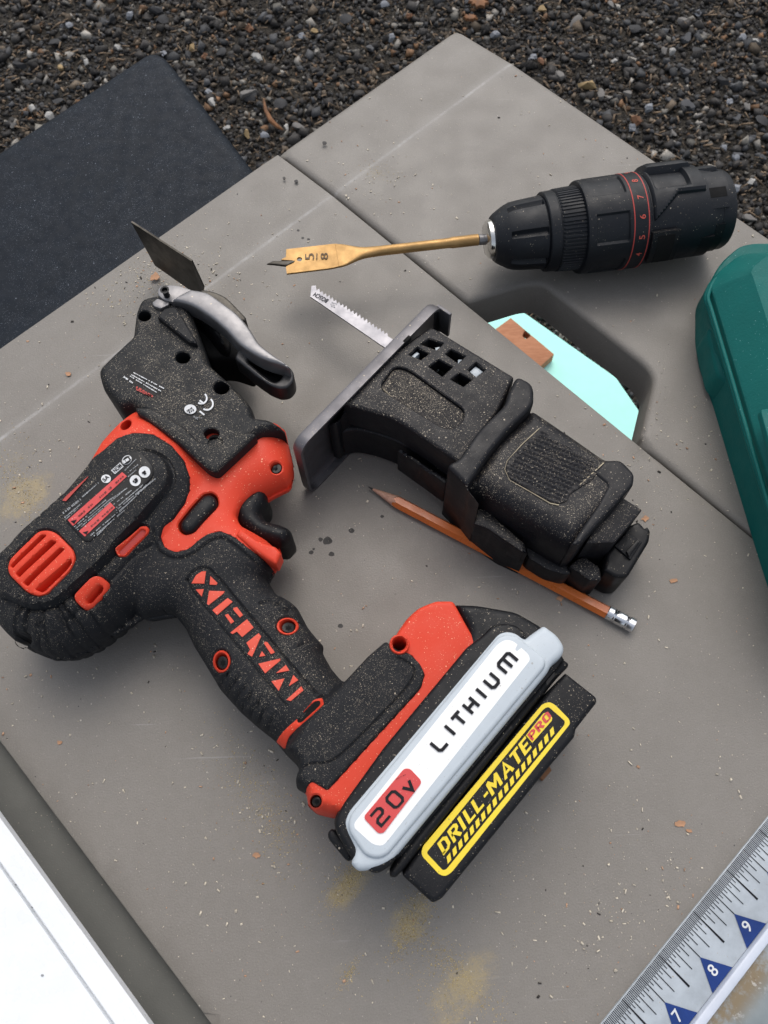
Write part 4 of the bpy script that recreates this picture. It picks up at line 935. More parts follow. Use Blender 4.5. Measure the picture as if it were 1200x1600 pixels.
# ---- battery
bat = thing('battery', None, None, P(700, 1180, 0)); bat.parent = tool; bat.location = P(700, 1180, 0)-tool.location
del bat['label']; del bat['category']
A4 = lambda L: [tuple([p[0]/3.3333+600, p[1]/3.3333+920]+list(p[2:])) for p in L]
A5 = lambda L: [tuple([p[0]/3.3333+420, p[1]/3.3333+1130]+list(p[2:])) for p in L]
relief('battery_case', bat, BLK, [(711, 944, 3), (745, 945, 12), (807, 956, 10), (843, 977, 4), (866, 1002, 6), (884, 1032, 4), (880, 1048, 4), (640, 1345, 6), (600, 1352, 10), (549, 1340, 8), (524, 1300, 10), (521, 1280, 10), (535, 1254, 8), (599, 1166, 4), (630, 1128, 4), (730, 1010, 6), (733, 985, 8)], .058, z0=.0, r=.004, sp=.002, zref=.056)
relief('case_rim', bat, BLK, A4([(520, 240, 14), (560, 192, 14), (640, 180, 18), (700, 198, 16), (748, 250, 6), (700, 300, 6)])+A5([(640, 740, 8), (560, 790, 10), (440, 720, 10), (350, 565, 14), (345, 500, 14), (390, 418, 8)])+[(600, 1168, 4), (632, 1129, 4), (729, 1012, 6)], .0665, z0=.05, r=.0022, sp=.002)
cov = relief('battery_cover', bat, GREY, A4([(590, 232, 12), (640, 220, 12), (690, 232, 10), (730, 268, 4), (765, 240, 4), (830, 195, 4), (905, 250, 12), (938, 310, 10), (925, 355, 10), (868, 402, 6), (850, 440, 8)])+A5([(640, 722, 14), (565, 758, 14), (490, 770, 6), (462, 768, 4), (430, 735, 4), (446, 660, 4), (400, 565, 14), (388, 515, 14), (412, 455, 8)]), .0675, z0=.04, r=.0030, sp=.0022)
relief('cover_plinth', cov, GREY, A4([(592, 252, 12), (640, 236, 14), (690, 248, 10), (790, 325, 14), (842, 370, 16), (838, 410, 10)])+A5([(618, 688, 14), (565, 708, 14), (500, 690, 12), (420, 570, 14), (412, 520, 14), (430, 470, 8)]), .0695, z0=.06, r=.0018, sp=.002)
LABZ = .0700
lab = relief('battery_label', cov, WHITEL, A4([(590, 290, 8), (630, 265, 8), (668, 270, 6), (695, 290, 0), (683, 315, 0), (692, 326, 0), (715, 308, 0), (752, 340, 8), (762, 370, 8)])+A5([(622, 608, 8), (592, 640, 10), (542, 632, 8), (446, 545, 10), (445, 520, 6)]), LABZ, z0=.068, r=.0004, sp=.003)
relief('volt_patch', cov, REDL, A5([(498, 482, 7), (705, 236, 7), (735, 236, 7), (800, 305, 7), (598, 572, 7), (570, 574, 7), (500, 500, 7)]), LABZ+.0002, z0=.0695, r=.0001, sp=.003)
# LITHIUM, letter by letter: squared stroke letters
GL = {'L': [[(0, 1), (0, .18), (.16, 0), (.8, 0)]], 'I': [[(0, 1), (0, 0)]], 'T': [[(-.42, .93), (.42, .93)], [(0, .84), (0, 0)]], 'H': [[(-.36, 1), (-.36, 0)], [(.36, 1), (.36, 0)], [(-.27, .5), (.27, .5)]],
      'U': [[(-.36, 1), (-.36, .2), (-.2, .04), (.2, .04), (.36, .2), (.36, 1)]], 'M': [[(-.62, 0), (-.62, .8), (-.46, .95), (-.13, .95), (.48, .95), (.62, .8), (.62, 0)], [(0, .86), (0, .0)]]}
def strokes(name, mt, lines, O, X, Y, w, par, z, o=.0004):
    """stroke letter: unit = cap height; O baseline point, X and Y the photograph's directions of one unit"""
    O, X, Y = map(np.array, (O, X, Y)); V, Z, Fs = [], [], []
    for i, L in enumerate(lines):          # strokes lie a hair above each other where they cross
        v, f = stroke_mesh([L], w); k = len(V)
        w2 = Pn(O+v[:, :1]*X+v[:, 1:]*Y, z+o+i*.00005); V += [(p[0], p[1], z+o+i*.00005) for p in w2]; Fs += [tuple(k+j for j in g) for g in f]
    return link(name, V, Fs, mt, par, smooth=False)
e = np.array((.652, -.758)); n_ = np.array((-.758, -.652))
LBASE = np.array((690.0, 1172.0))          # baseline start (bottom left of L)
CAP = 21.0
for ch, (px, py) in (('L', (688.5, 1174.5)), ('I', (711, 1147.5)), ('T', (726, 1130)), ('H', (744, 1109)), ('I', (760, 1090)), ('U', (776.5, 1071)), ('M', (800.5, 1042))):
    if ch in 'L': o = np.array((px, py)); ln = GL['L']
    else: o = np.array((px, py)); ln = GL[ch]
    # px,py is the base centre (for L its foot corner)
    strokes('letter', INK, ln, o, e*CAP, n_*CAP, .25, lab, LABZ, .00012)
TW = [[(0, .95), (.5, .95), (.62, .82), (.62, .62), (.5, .5), (.14, .5), (0, .37), (0, .05), (.66, .05)]]
ZE = [[(.12, .05), (0, .2), (0, .8), (.12, .95), (.5, .95), (.62, .8), (.62, .2), (.5, .05), (.12, .05)]]
VE = [[(0, .62), (.25, .04), (.5, .62)]]
for ln, (px, py) in ((TW, (597, 1291)), (ZE, (620, 1264.5)), (VE, (640.5, 1241))):
    strokes('volt_figure', INK, ln, (px, py), e*31, n_*25, .17, lab, LABZ+.0002, .00012)
fine_print('volt_note', INK, [(619, 1217.5, 634, 1210, 1.2)], par if False else lab, h=flat(LABZ), o=.0006)
relief('battery_latch', bat, BLK, A5([(306, 572, 6), (330, 545, 6), (360, 575, 4), (440, 660, 3), (420, 722, 5), (400, 712, 4), (312, 605, 6)]), .050, z0=.012, r=.0015, sp=.002, fil=3)
relief('cover_notch', bat, DARK, A5([(470, 752), (485, 748), (500, 756), (482, 764)]), .0590, z0=.05, r=.0004, sp=.002, zref=.059)
relief('rubber_seal', bat, BLKS, A4([(930, 368, 6), (962, 392, 6), (955, 412, 4), (890, 470, 4)])+A5([(700, 765, 4), (660, 805, 4), (630, 800, 4), (628, 762, 3), (770, 570, 3)])+A4([(840, 470, 3)]), .059, z0=.002, r=.0025, sp=.002)
# ---- clip-on bit box
box = thing('bit_box', None, None, P(790, 1250, 0)); box.parent = tool; box.location = P(790, 1250, 0)-tool.location
del box['label']; del box['category']
BZ = .057
relief('box_body', box, BLK, [(883, 1052, 3), (931, 1090, 5), (932, 1098, 4), (899, 1140, 3), (897, 1152, 3), (858, 1198, 3), (690, 1404, 5), (676, 1411, 5), (628, 1367, 4), (650, 1335, 4), (860, 1076, 4)], BZ, z0=.0, r=.0022, sp=.002, grid=.01)
D7 = lambda L: [tuple([p[0]/4.6154+640, p[1]/4.6154+1080]+list(p[2:])) for p in L]
YO = D7([(85, 1165, 7), (95, 1120, 7), (960, 90, 7), (1010, 78, 7), (1045, 95, 7), (1150, 200, 7), (1158, 235, 7), (300, 1310, 7), (255, 1335, 7), (215, 1322, 7), (95, 1195, 7)])
YI = D7([(125, 1160, 5), (965, 130, 5), (1000, 110, 5), (1120, 215, 5), (1118, 240, 4), (265, 1285, 5), (240, 1292, 4), (130, 1175, 4)])
relief('box_decal', box, YEL, YO, BZ+.0003, z0=BZ-.001, r=.0001, sp=.003, fil=6, holes=[fillet(YI, 4)])
fz = flat(BZ)
e2 = np.array((.660, -.751)); n2 = np.array((-.751, -.660))
def boxtext(s, mt, bl_, br_, tl_, o=.0004, **k):
    v, f = text_mesh(s, **k); return sheet2d('decal_lettering', box, mt, bl(v, *D7([bl_, br_, tl_])), f, z=BZ, off=o)
BOLD = {'D': ([[(.0, .0), (.0, 1), (.32, 1), (.5, .8), (.5, .2), (.32, 0), (-.13, 0)]], .78), 'R': ([[(0, -.13), (0, 1), (.36, 1), (.5, .86), (.5, .62), (.36, .48), (.0, .48)], [(.24, .48), (.54, -.13)]], .80), 'I': ([[(0, -.13), (0, 1.13)]], .36),
        'L': ([[(0, 1.13), (0, 0), (.50, 0)]], .64), '-': ([[(.0, .46), (.34, .46)]], .46), 'M': ([[(0, -.13), (0, 1.0)], [(0, 1.1), (.36, .3), (.72, 1.1)], [(.72, -.13), (.72, 1.0)]], 1.06), 'A': ([[(-.04, -.13), (.28, 1.06), (.60, -.13)], [(.08, .26), (.48, .26)]], .78),
        'P': ([[(0, -.13), (0, 1), (.36, 1), (.5, .86), (.5, .60), (.36, .46), (.0, .46)]], .78), 'O': ([[(.12, 0), (0, .14), (0, .86), (.12, 1), (.42, 1), (.54, .86), (.54, .14), (.42, 0), (.10, 0)]], .82),
        'T': ([[(-.08, 1), (.62, 1)], [(.27, .95), (.27, -.13)]], .74), 'E': ([[(.50, 1), (0, 1), (0, 0), (.50, 0)], [(.1, .5), (.44, .5)]], .68)}
def bold(word, bl_, br_, tl_, mt, z, o, w=.225):
    tot = sum(BOLD[c][1]+.09 for c in word)-.30
    O, Bx, Tl = [np.array(D7([p])[0]) for p in (bl_, br_, tl_)]
    Y = (Tl-O)/1.26; X = (Bx-O)/tot; x = .13
    for c in word:
        strokes('decal_letter', mt, [[(a, b) for a, b in L] for L in BOLD[c][0]], O+X*x+Y*.13, X, Y, w, box, z, o); x += BOLD[c][1]+.09
bold('DRILL-MATE', (245, 1187), (868, 424), (196, 1100), YEL, BZ, .0004)
relief('pro_back', box, YEL, D7([(838, 318), (965, 160), (995, 150), (1028, 190), (1026, 212), (885, 372)]), BZ+.00045, z0=BZ, r=.0001, sp=.003)
bold('PRO', (884, 360), (1018, 198), (848, 314), REDL, BZ, .00055, .25)
a0, a1 = np.array((276.0, 1246.0)), np.array((1040.0, 309.0))
t = (a1-a0)/18.5; nn_ = np.array((-t[1], t[0])); nn_ = nn_/np.hypot(*nn_)*-1
V_, F_ = [], []
for i in range(19):
    o = a0+t*i; k = len(V_); wv = t*.60; uvc = np.array((-9, -52))
    for p in (o, o+wv, o+wv+uvc, o+uvc): V_.append(tuple(p))
    F_.append((k, k+1, k+2, k+3))
sheet2d('decal_dashes', box, YEL, D7(V_), F_, z=BZ, off=.0004)

# ================================================================== JIGSAW ATTACHMENT
jig = thing('jigsaw_attachment', 'black jigsaw attachment dusted with sawdust, steel shoe and blade at one end', 'saw attachment', P(720, 680, 0))
J5 = lambda L: [tuple([p[0]/3+440, p[1]/3+430]+list(p[2:])) for p in L]
J6 = lambda L: [tuple([p[0]/3+660, p[1]/3+560]+list(p[2:])) for p in L]
# shoe: a shallow steel tray standing on its long edge
sa, sb = P(452, 690, .058), P(676, 463, .058)
wdir = (sb-sa); wl3 = wdir.length; wdir.normalize(); ndir = Vector((wdir.y, -wdir.x, 0))      # towards the tool body
SMx = Matrix(((wdir.x, ndir.x, 0, sa.x), (wdir.y, ndir.y, 0, sa.y), (0, 0, 1, 0), (0, 0, 0, 1)))
def tray_mesh(L, Hh, dep, th, rc):
    bm = bmesh.new(); n = 6
    def loop(ins, y, lift=0):
        pts = []
        for (cx, cz, a0) in ((L-rc, Hh-rc, 0), (rc, Hh-rc, 90), (rc, rc, 180), (L-rc, rc, 270)):
            for i in range(n+1):
                a = R(a0+90*i/n); pts.append((cx+(rc-ins)*math.cos(a), y, cz+(rc-ins)*math.sin(a)))
        return [bm.verts.new(p) for p in pts]
    seq = [loop(0, dep), loop(0, .0022), loop(.0008, .0006), loop(.0026, 0)]
    seq2 = [loop(th, dep), loop(th, .0030), loop(th+.0022, th)]
    m = len(seq[0])
    def bridge(A, B):
        for i in range(m): bm.faces.new((A[i], A[(i+1) % m], B[(i+1) % m], B[i]))
    for a, b in zip(seq[:-1], seq[1:]): bridge(a, b)
    for a, b in zip(seq2[:-1], seq2[1:]): bridge(b, a)
    bridge(seq2[0], seq[0]); bm.faces.new(seq[-1]); bm.faces.new(seq2[-1][::-1])
    return bm
MB().bm(tray_mesh(wl3, .0575, .0068, .0016, .008), SMx).build('shoe', SHOE, jig, sharp=40)
MB().box((wl3*.715, .0052, .0540), (wl3*.765, .0075, .0576), SMx, .0006).build('shoe_notch', DARK, jig)
MB().box((wl3-.0016, .004, .034), (wl3+.0004, .0135, .0545), SMx, .0006).build('shoe_hook', SHOE, jig)
JZ = .0545
WIN = [J5(L) for L in ([(597, 385), (636, 350), (690, 380), (652, 408)], [(652, 335), (690, 311), (758, 332), (726, 362)], [(690, 440), (736, 407), (800, 442), (752, 486)], [(768, 382), (792, 360), (860, 392), (826, 424)], [(792, 500), (832, 470), (890, 502), (850, 533)], [(872, 455), (910, 421), (952, 455), (910, 488)])]
PADJ = J5([(468, 520, 14), (530, 436, 16), (592, 450, 14), (856, 640, 14), (852, 690, 14), (800, 736, 14), (745, 722, 12), (474, 552, 14)])
relief('saw_housing', jig, JIG, J5([(700, 248, 8), (1090, 486, 4), (1020, 640, 4), (840, 892, 4), (830, 890, 10), (620, 745, 20), (520, 680, 20), (380, 640, 12), (285, 612, 4), (480, 400, 0)]), JZ, z0=.034, r=.0022, rz=.0026, sp=.0022, hr=.0006, holes=[[tuple(p) for p in w] for w in WIN]+[[tuple(p) for p in fillet(PADJ, 5)]], hole_z0=.045, nocap=True)
relief('recess_floor', jig, JIGD, PADJ, JZ-.0018, z0=.045, r=.0002, sp=.002, grid=.003)
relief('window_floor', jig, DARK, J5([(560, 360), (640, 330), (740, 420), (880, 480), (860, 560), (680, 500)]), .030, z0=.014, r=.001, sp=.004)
for L in ([(722, 340), (752, 336), (738, 354), (720, 352)], [(604, 384), (634, 360), (646, 368), (618, 396)], [(880, 454), (910, 428), (946, 455), (908, 482)], [(828, 396), (854, 396), (826, 418)]):
    relief('table_view_plate', jig, GREY, J5(L), JZ-.0022, z0=.03, r=.0006, sp=.003)  # added pale plates, stand-ins for the lit table seen through the windows
relief('lower_frame', jig, JIGS, J5([(600, 520, 8), (700, 520, 8), (860, 560, 8), (1000, 700, 6), (800, 1040, 6, .010), (735, 1000, 20, .006), (650, 938, 20, .006), (545, 872, 20, .006), (430, 832, 20, .006), (335, 815, 16, .006), (248, 850, 6, .006), (290, 690, 8)]), .030, z0=.003, r=.002, sp=.003)
relief('guide_rail', jig, JIGS, J5([(540, 820, 4), (560, 818, 4), (780, 960, 4), (770, 985, 4)]), .034, z0=.01, r=.0012, sp=.003)
relief('shoe_bracket', jig, JIGS, J5([(300, 610, 6), (420, 560, 6), (560, 700, 8), (480, 722, 14, .034), (400, 712, 14, .026), (330, 775, 8, .012), (265, 848, 6, .008), (240, 848, 6, .008), (262, 740, 8, .04)]), .048, z0=.008, r=.003, sp=.003)
# blade
BLt = J5([(135, 52), (160, 48)]); 
edge = [np.array(J5([(166, 66)])[0]), np.array(J5([(500, 282)])[0])]
teeth = []
k = 21
for i in range(k):
    a = edge[0]+(edge[1]-edge[0])*i/k; b = edge[0]+(edge[1]-edge[0])*(i+.9)/k
    teeth += [tuple(a+np.array((-.6, 1.6))), tuple(a+(b-a)*.45+np.array((1.6, -3.0))*random.uniform(.6, 1.15)), tuple(b+np.array((.0, 1.8)))]
jb = relief('saw_blade', jig, BLADE, J5([(140, 50), (160, 48)])+teeth+[(640, 546), (629, 560)]+J5([(460, 323), (135, 100)]), .0285, z0=.0273, r=.0001, sp=.006)
v, f = text_mesh('BOSCH', .012); Q = lambda a: np.array(J5([a])[0])
sheet2d('blade_lettering', jb, INK, bl(v, Q((222, 114)), Q((160, 80)), Q((207, 129))), f, z=.0285, off=.0002)
fine_print('blade_print', GINK, [(*Q((258, 134)), *Q((232, 126)), 1.4), (*Q((254, 142)), *Q((228, 134)), 1.4), (*Q((250, 150)), *Q((226, 141)), 1.4)], jb, h=flat(.0285), o=.0002)
# collar
relief('collar', jig, JIGS, J6([(400, 172, 4), (440, 88, 10), (520, 130, 12), (520, 222, 8), (490, 262, 8), (400, 345, 20), (300, 470, 20), (240, 565, 12), (200, 640, 8, .05), (225, 870, 6, .004), (165, 775, 8, .008), (95, 690, 10, .012), (112, 590, 10, .035), (170, 480, 14), (255, 350, 20), (385, 225, 10)]), .0600, z0=.0, r=.0024, sp=.002, grid=.004)
relief('rear_housing', jig, JIG, J6([(480, 270, 8), (515, 255, 8), (700, 380, 4), (850, 485, 4), (925, 482, 10), (992, 552, 6), (985, 600, 6), (880, 750, 6), (690, 940, 16, .034), (640, 935, 10, .032), (480, 850, 10, .030), (240, 700, 6, .030), (180, 640, 6), (300, 420, 10)]), .0545, z0=.008, r=.010, rz=.012, sp=.0022, grid=.003, zref=.045)
PR = J6([(548, 330, 10), (840, 505, 12), (800, 570, 8), (690, 640, 8), (682, 672, 12), (640, 685, 10), (600, 678, 10), (410, 568, 12), (388, 528, 10), (395, 480, 10)])
relief('grip_pad', jig, JIG, PR, .0552, z0=.045, r=.0008, sp=.0012, fil=5, grid=.0012, dz=lambda q, d: .0004*np.sin(q@np.array((.45, .89))*2*math.pi/.0026)*np.clip(d/.002, 0, 1))
DUSTM = mat('packed sawdust', (.40, .34, .24), .95, mott=.3)
def dustline(L, z):
    m = MB(); rr = lambda t: .00028+.00022*math.sin(t*40)*random.random()
    m.tube([P(a, b, z) for a, b in fillet([(x, y) for x, y in L], 0)], rr, 6); return m.build('dust_seam', DUSTM, jig)
dustline(J6([(548, 328), (470, 400), (398, 478), (386, 520), (408, 570), (500, 622), (600, 680), (640, 688)]), .0549)
dustline(J6([(850, 490), (790, 545), (730, 600)]), .0550)
dustline(J5([(478, 535), (520, 575), (640, 655), (745, 722), (790, 735)]), JZ-.0012)
relief('rear_lip', jig, JIGS, J6([(850, 485, 4), (925, 482, 8), (992, 550, 6), (985, 600, 4), (700, 935, 8, .036), (660, 935, 4, .036), (820, 690, 6), (868, 600, 6), (800, 545, 6)]), .0553, z0=.02, r=.0018, sp=.002, grid=.003)
relief('side_clip', jig, JIGS, J6([(255, 702, 4), (300, 705, 4), (480, 870, 3), (486, 905, 4), (455, 1000, 4, .004), (350, 955, 4, .003), (216, 862, 4, .003)]), .033, z0=.0, r=.0010, sp=.002)
relief('clip_face', jig, JIG, J6([(258, 706, 3), (298, 710, 3), (478, 872, 3), (470, 915, 3), (300, 800, 6), (240, 780, 3)]), .0352, z0=.02, r=.0012, sp=.002)
relief('lower_shell', jig, JIGS, J6([(470, 830, 6), (660, 930, 10), (700, 1010, 6), (640, 1064, 6, .004), (560, 1042, 8, .004), (470, 985, 6, .004)]), .022, z0=.0, r=.0012, sp=.002)
relief('connector_block', jig, JIG, J6([(880, 655, 3), (930, 650, 3), (1030, 712, 3), (865, 915, 3, .030), (762, 872, 3)]), .046, z0=.012, r=.0012, sp=.002)
relief('connector_foot', jig, JIG, J6([(722, 945, 3), (760, 930, 3), (832, 985, 3), (795, 1095, 3, .004), (740, 1104, 3, .003), (650, 1035, 3, .004)]), .026, z0=.0, r=.0012, sp=.002)
pg = relief('connector_plug', jig, BLKS, J6([(960, 790, 3), (1010, 770, 3), (1040, 800, 0), (1052, 792, 2), (1066, 815, 2), (1060, 862, 4), (905, 1092, 8, .006), (850, 1097, 6, .004), (800, 1060, 4, .006), (860, 920, 3)]), .030, z0=.002, r=.002, sp=.002)
relief('plug_contact', pg, BLK, J6([(900, 880, 1), (960, 815, 1), (1030, 860, 1), (975, 945, 1)]), .0315, z0=.02, r=.0006, sp=.002)
relief('plug_contact', pg, BLKS, J6([(955, 905, 1), (1010, 845, 1), (1022, 855, 1), (968, 930, 1)]), .0335, z0=.02, r=.0005, sp=.002)

# ================================================================== DRILL ATTACHMENT WITH SPADE BIT
drl = thing('drill_attachment', 'black drill chuck attachment holding a gold spade bit', 'drill attachment', P(950, 340, 0))
ax0, ax1 = P(764.5, 374, .0285), P(1123, 327.5, .0285)
dx = (ax1-ax0).normalized(); dz_ = Vector((0, 0, 1)); dy = dz_.cross(dx)      # x along the axis, z up
DM = Matrix(((dx.x, dy.x, 0, ax0.x), (dx.y, dy.y, 0, ax0.y), (0, 0, 1, .0285), (0, 0, 0, 1)))
AL = (ax1-ax0).length
def T(c): return (c-70)/1040*AL         # crop column -> distance along the axis
rr_ = AL/1040                           # metres per crop column
def rr(x): return x*rr_*.945
# angle a: lathe uses (cos a -> y, sin a -> z)
MB().lathe([(T(48), rr(30)), (T(52), rr(70)), (T(62), rr(84)), (T(76), rr(88)), (T(84), rr(86))], DM, 40).build('chuck_nose', CHROME, drl)
def lob(x, r, a):
    k = 7; q = abs(((a*k/(2*math.pi)) % 1)-.5)*2      # grooves between seven pads
    g = max(0, 1-(q/.22)) if T(140) < x < T(295) else 0
    return r-rr(15)*g**.6
MB().lathe([(T(80), rr(84)), (T(84), rr(102)), (T(95), rr(112)), (T(140), rr(140)), (T(142), rr(141)), (T(165), rr(150)), (T(200), rr(155)), (T(235), rr(158)), (T(270), rr(161)), (T(292), rr(163)), (T(296), rr(164)), (T(306), rr(160))], DM, 168, lob).build('chuck_sleeve', DRL, drl, sharp=28)
MB().lathe([(T(302), rr(158)), (T(304), rr(174)), (T(308), rr(178)), (T(348), rr(180)), (T(352), rr(176)), (T(356), rr(176))], DM, 64).build('chuck_ring', DRL, drl)
def knurl(x, r, a): return r-(rr(5) if (a*66/(2*math.pi)) % 1 < .45 else 0)*(1 if T(358) < x < T(472) else 0)
MB().lathe([(T(354), rr(176)), (T(360), rr(184)), (T(470), rr(189)), (T(476), rr(184)), (T(480), rr(180))], DM, 396, knurl).build('knurled_ring', DRL, drl, sharp=20)
def coll(x, r, a):
    q = (a*6/(2*math.pi)) % 1
    return r-(rr(9) if q < .55 and T(490) < x < T(628) else 0)
MB().lathe([(T(452), rr(188)), (T(456), rr(204)), (T(464), rr(208)), (T(488), rr(209)), (T(492), rr(210)), (T(626), rr(212)), (T(632), rr(212)), (T(720), rr(213)), (T(726), rr(208))], DM, 144, coll).build('clutch_collar', DRL, drl, sharp=25)
for c0 in (646, 708):
    MB().lathe([(T(c0), rr(212.2)), (T(c0+.5), rr(213.9)), (T(c0+4.5), rr(213.9)), (T(c0+5), rr(212.2))], DM, 96).build('scale_line', REDP, drl, smooth=True)
NUMR = mat('clutch numbers', (.50, .075, .05), .6)
# figures around the clutch collar
for s, cy in (('9', 160), ('8', 212), ('7', 291), ('6', 378), ('5', 463), ('4', 530)):
    axc = 355; sinv = (axc+8-cy)/215.0
    tilt = R(28)                                       # the camera looks down from this side
    el = math.asin(max(-.98, min(.98, sinv)))          # angle from the viewing direction
    view = R(57)
    a = view+el                                        # 0 = towards the viewer's side, 90 = straight up
    v, f = text_mesh(s, .01); q = []
    for x, y in v:
        ang = math.pi-(a+(x-.5)*rr(19)/rr(213)); xx = T(682)-(y-.5)*rr(27)
        rad = rr(214.1); q.append(DM @ Vector((xx, rad*math.cos(ang), rad*math.sin(ang))))
    MB().add(q, f).build('clutch_number', NUMR, drl, smooth=False)
MB().lathe([(T(722), rr(196)), (T(730), rr(200)), (T(960), rr(196)), (T(1050), rr(178)), (T(1058), rr(150))], DM, 64).build('gear_housing', DRL, drl)
MB().lathe([(T(1040), rr(140)), (T(1052), rr(176)), (T(1100), rr(178)), (T(1112), rr(172)), (T(1114), rr(150)), (T(1100), rr(140)), (T(1100), rr(60))], DM, 64).build('rear_flange', DRL, drl)
# saddle: raised shell over the top and far side with a recessed window, and two latches
def shell(name, a0, a1, c0, c1, r0, r1, mt, tap=True, n=16, par=drl, rs=None):
    m = MB(); k = 10; v = []
    for i in range(k+1):
        c = c0+(c1-c0)*i/k
        e = min(1, min(i, k-i)/1.6) if tap else 1
        for j in range(n+1):
            a = R(a0+(a1-a0)*j/n); ej = min(1, min(j, n-j)/1.6) if tap else 1
            r = r0+(r1-r0)*(math.sin(min(e, ej)*math.pi/2) if tap else 1)
            if rs: r = r+rs(i/k, j/n)
            v.append(DM @ Vector((T(c), rr(r)*math.cos(a), rr(r)*math.sin(a))))
    f = [(i*(n+1)+j, i*(n+1)+j+1, (i+1)*(n+1)+j+1, (i+1)*(n+1)+j) for i in range(k) for j in range(n)]
    nv = len(v); inner = []
    for i in range(k+1):
        c = c0+(c1-c0)*i/k
        for j in range(n+1):
            a = R(a0+(a1-a0)*j/n); v.append(DM @ Vector((T(c), rr(r0-14)*math.cos(a), rr(r0-14)*math.sin(a))))
    f += [tuple(nv+x for x in g[::-1]) for g in f]
    rim_ = [j for j in range(n+1)]+[(i*(n+1)+n) for i in range(1, k+1)]+[k*(n+1)+j for j in range(n-1, -1, -1)]+[i*(n+1) for i in range(k-1, 0, -1)]
    f += [(rim_[i], rim_[(i+1) % len(rim_)], nv+rim_[(i+1) % len(rim_)], nv+rim_[i]) for i in range(len(rim_))]
    return m.add(v, f).build(name, mt, par, sharp=35)
# angles: 0 = +dy (far side), 90 = up, 180 = near side
win = lambda s, t: -20*max(0, min(1, (min(s-.16, .74-s))/.06))*max(0, min(1, (min(t-.34, .70-t))/.06))
def shell2(name, a0, a1, c0, c1, r0, r1, mt, k, n, rs):
    m = MB(); v = []
    for i in range(k+1):
        for j in range(n+1):
            s, t = i/k, j/n; a = R(a0+(a1-a0)*t); r = rs(s, t); v.append(DM @ Vector((T(c0+(c1-c0)*s), rr(r)*math.cos(a), rr(r)*math.sin(a))))
    f = [(i*(n+1)+j, i*(n+1)+j+1, (i+1)*(n+1)+j+1, (i+1)*(n+1)+j) for i in range(k) for j in range(n)]
    return m.add(v, f).build(name, mt, drl, sharp=30)
def saddle(s, t):
    e = min(1, s/.10)*min(1, (1-s)/.06); ef = min(1, t/.04)
    cut = .80+.20*(1-min(1, s/.45))**1.2 if False else (.98-.20*min(1, s/.5))
    near = min(1, max(0, (cut-t)/.035))
    r = 170+(212-170+6*math.sin(s*math.pi))*min(e, 1)*near*ef if min(e, near, ef) < 1 else 212+6*math.sin(s*math.pi)
    w = max(0, min(1, min(s-.14, .72-s)/.045))*max(0, min(1, min(t-.44, .72-t)/.03))
    return r-24*w
shell2('saddle', -40, 150, 716, 985, 0, 0, DRL, 46, 60, saddle)
shell('shoulder_bump', 20, 62, 735, 960, 196, 240, DRL, n=14)
shell('rear_block', 70, 128, 985, 1075, 160, 190, DRL, tap=False, n=8)
shell('rear_block', 20, 60, 960, 1085, 165, 200, DRL, tap=True, n=8)
shell('rear_notch', 100, 114, 990, 1062, 188, 190.8, DARK, tap=False, n=4)
lt = shell('side_latch', 146, 186, 722, 842, 190, 232, BLK, tap=False, n=10)
shell('latch_recess', 150, 186, 745, 820, 205, 233.5, DARK, tap=False, n=8, par=lt)
shell('near_block', 165, 215, 845, 1020, 175, 196, BLK, tap=False, n=8)
shell('near_block', 120, 160, 860, 985, 170, 180, BLK, tap=False, n=8)
shell('near_step', 150, 205, 1020, 1060, 170, 186, BLK, tap=False, n=6)
# spade bit
tipz = .0325
b_r = np.array((752, 376.0)); b_l = np.array((575, 389.0))
SP = lambda L: [tuple([p[0]/3+400, p[1]/3+220]+list(p[2:])) for p in L]
q0 = DM @ Vector((T(52), 0, 0)); 
p1 = P(580, 387.5, .031)
e0 = P(747, 374.5, .0296); e1 = P(573, 394.5, .0312); ed = (e1-e0).normalized()
MB().tube([DM @ Vector((T(60), 0, 0)), e0], .0032, 14).build('bit_shank', STEEL, drl)
sd_ = Vector((0, 0, 1)).cross(ed).normalized(); ud = ed.cross(sd_); LB = (e1-e0).length
def sect(t):                     # half width, half height, squareness along the rod
    if t < .24: return .00335, .00335, 0
    if t < .26: return .00335-.0004*(t-.24)/.02, .00335-.0004*(t-.24)/.02, 0
    if t < .80: return .00295, .00295, 0
    if t < 1.0: u_ = (t-.80)/.20; return .00295+.0006*u_**2, .00295-.0006*u_, .2*u_
    u_ = min(1, (t-1.0)/.26); q_ = u_*u_*(3-2*u_); return .00355+.0049*q_, .00235-.00150*q_, .2+.8*u_
bm2 = MB(); v = []; K = 60; NS = 24
for i in range(K+1):
    t = 1.262*i/K; hw, hh_, sq = sect(t); c = e0+ed*LB*t
    for j in range(NS):
        a = 2*math.pi*j/NS; ca, sa_ = math.cos(a), math.sin(a); pw = 1-.8*sq
        v.append(c+sd_*hw*math.copysign(abs(ca)**pw, ca)+ud*hh_*math.copysign(abs(sa_)**pw, sa_))
bm2.add(v, [(i*NS+j, i*NS+(j+1) % NS, (i+1)*NS+(j+1) % NS, (i+1)*NS+j) for i in range(K) for j in range(NS)]+[tuple(range(NS)), tuple(K*NS+j for j in range(NS))]).build('bit_rod', GOLD, drl, sharp=40)
bl_ = relief('bit_blade', drl, GOLD, SP([(142, 508, 0), (368, 482, 6), (392, 484, 0), (388, 588, 0), (372, 592, 6), (346, 597, 4), (144, 622, 0), (140, 590, 0), (178, 566, 0), (172, 560, 0), (118, 556, 0), (140, 545, 0)]), .0322, z0=.0306, r=.0003, sp=.003, holes=[ell(468, 405, 4.2, 3.4)])
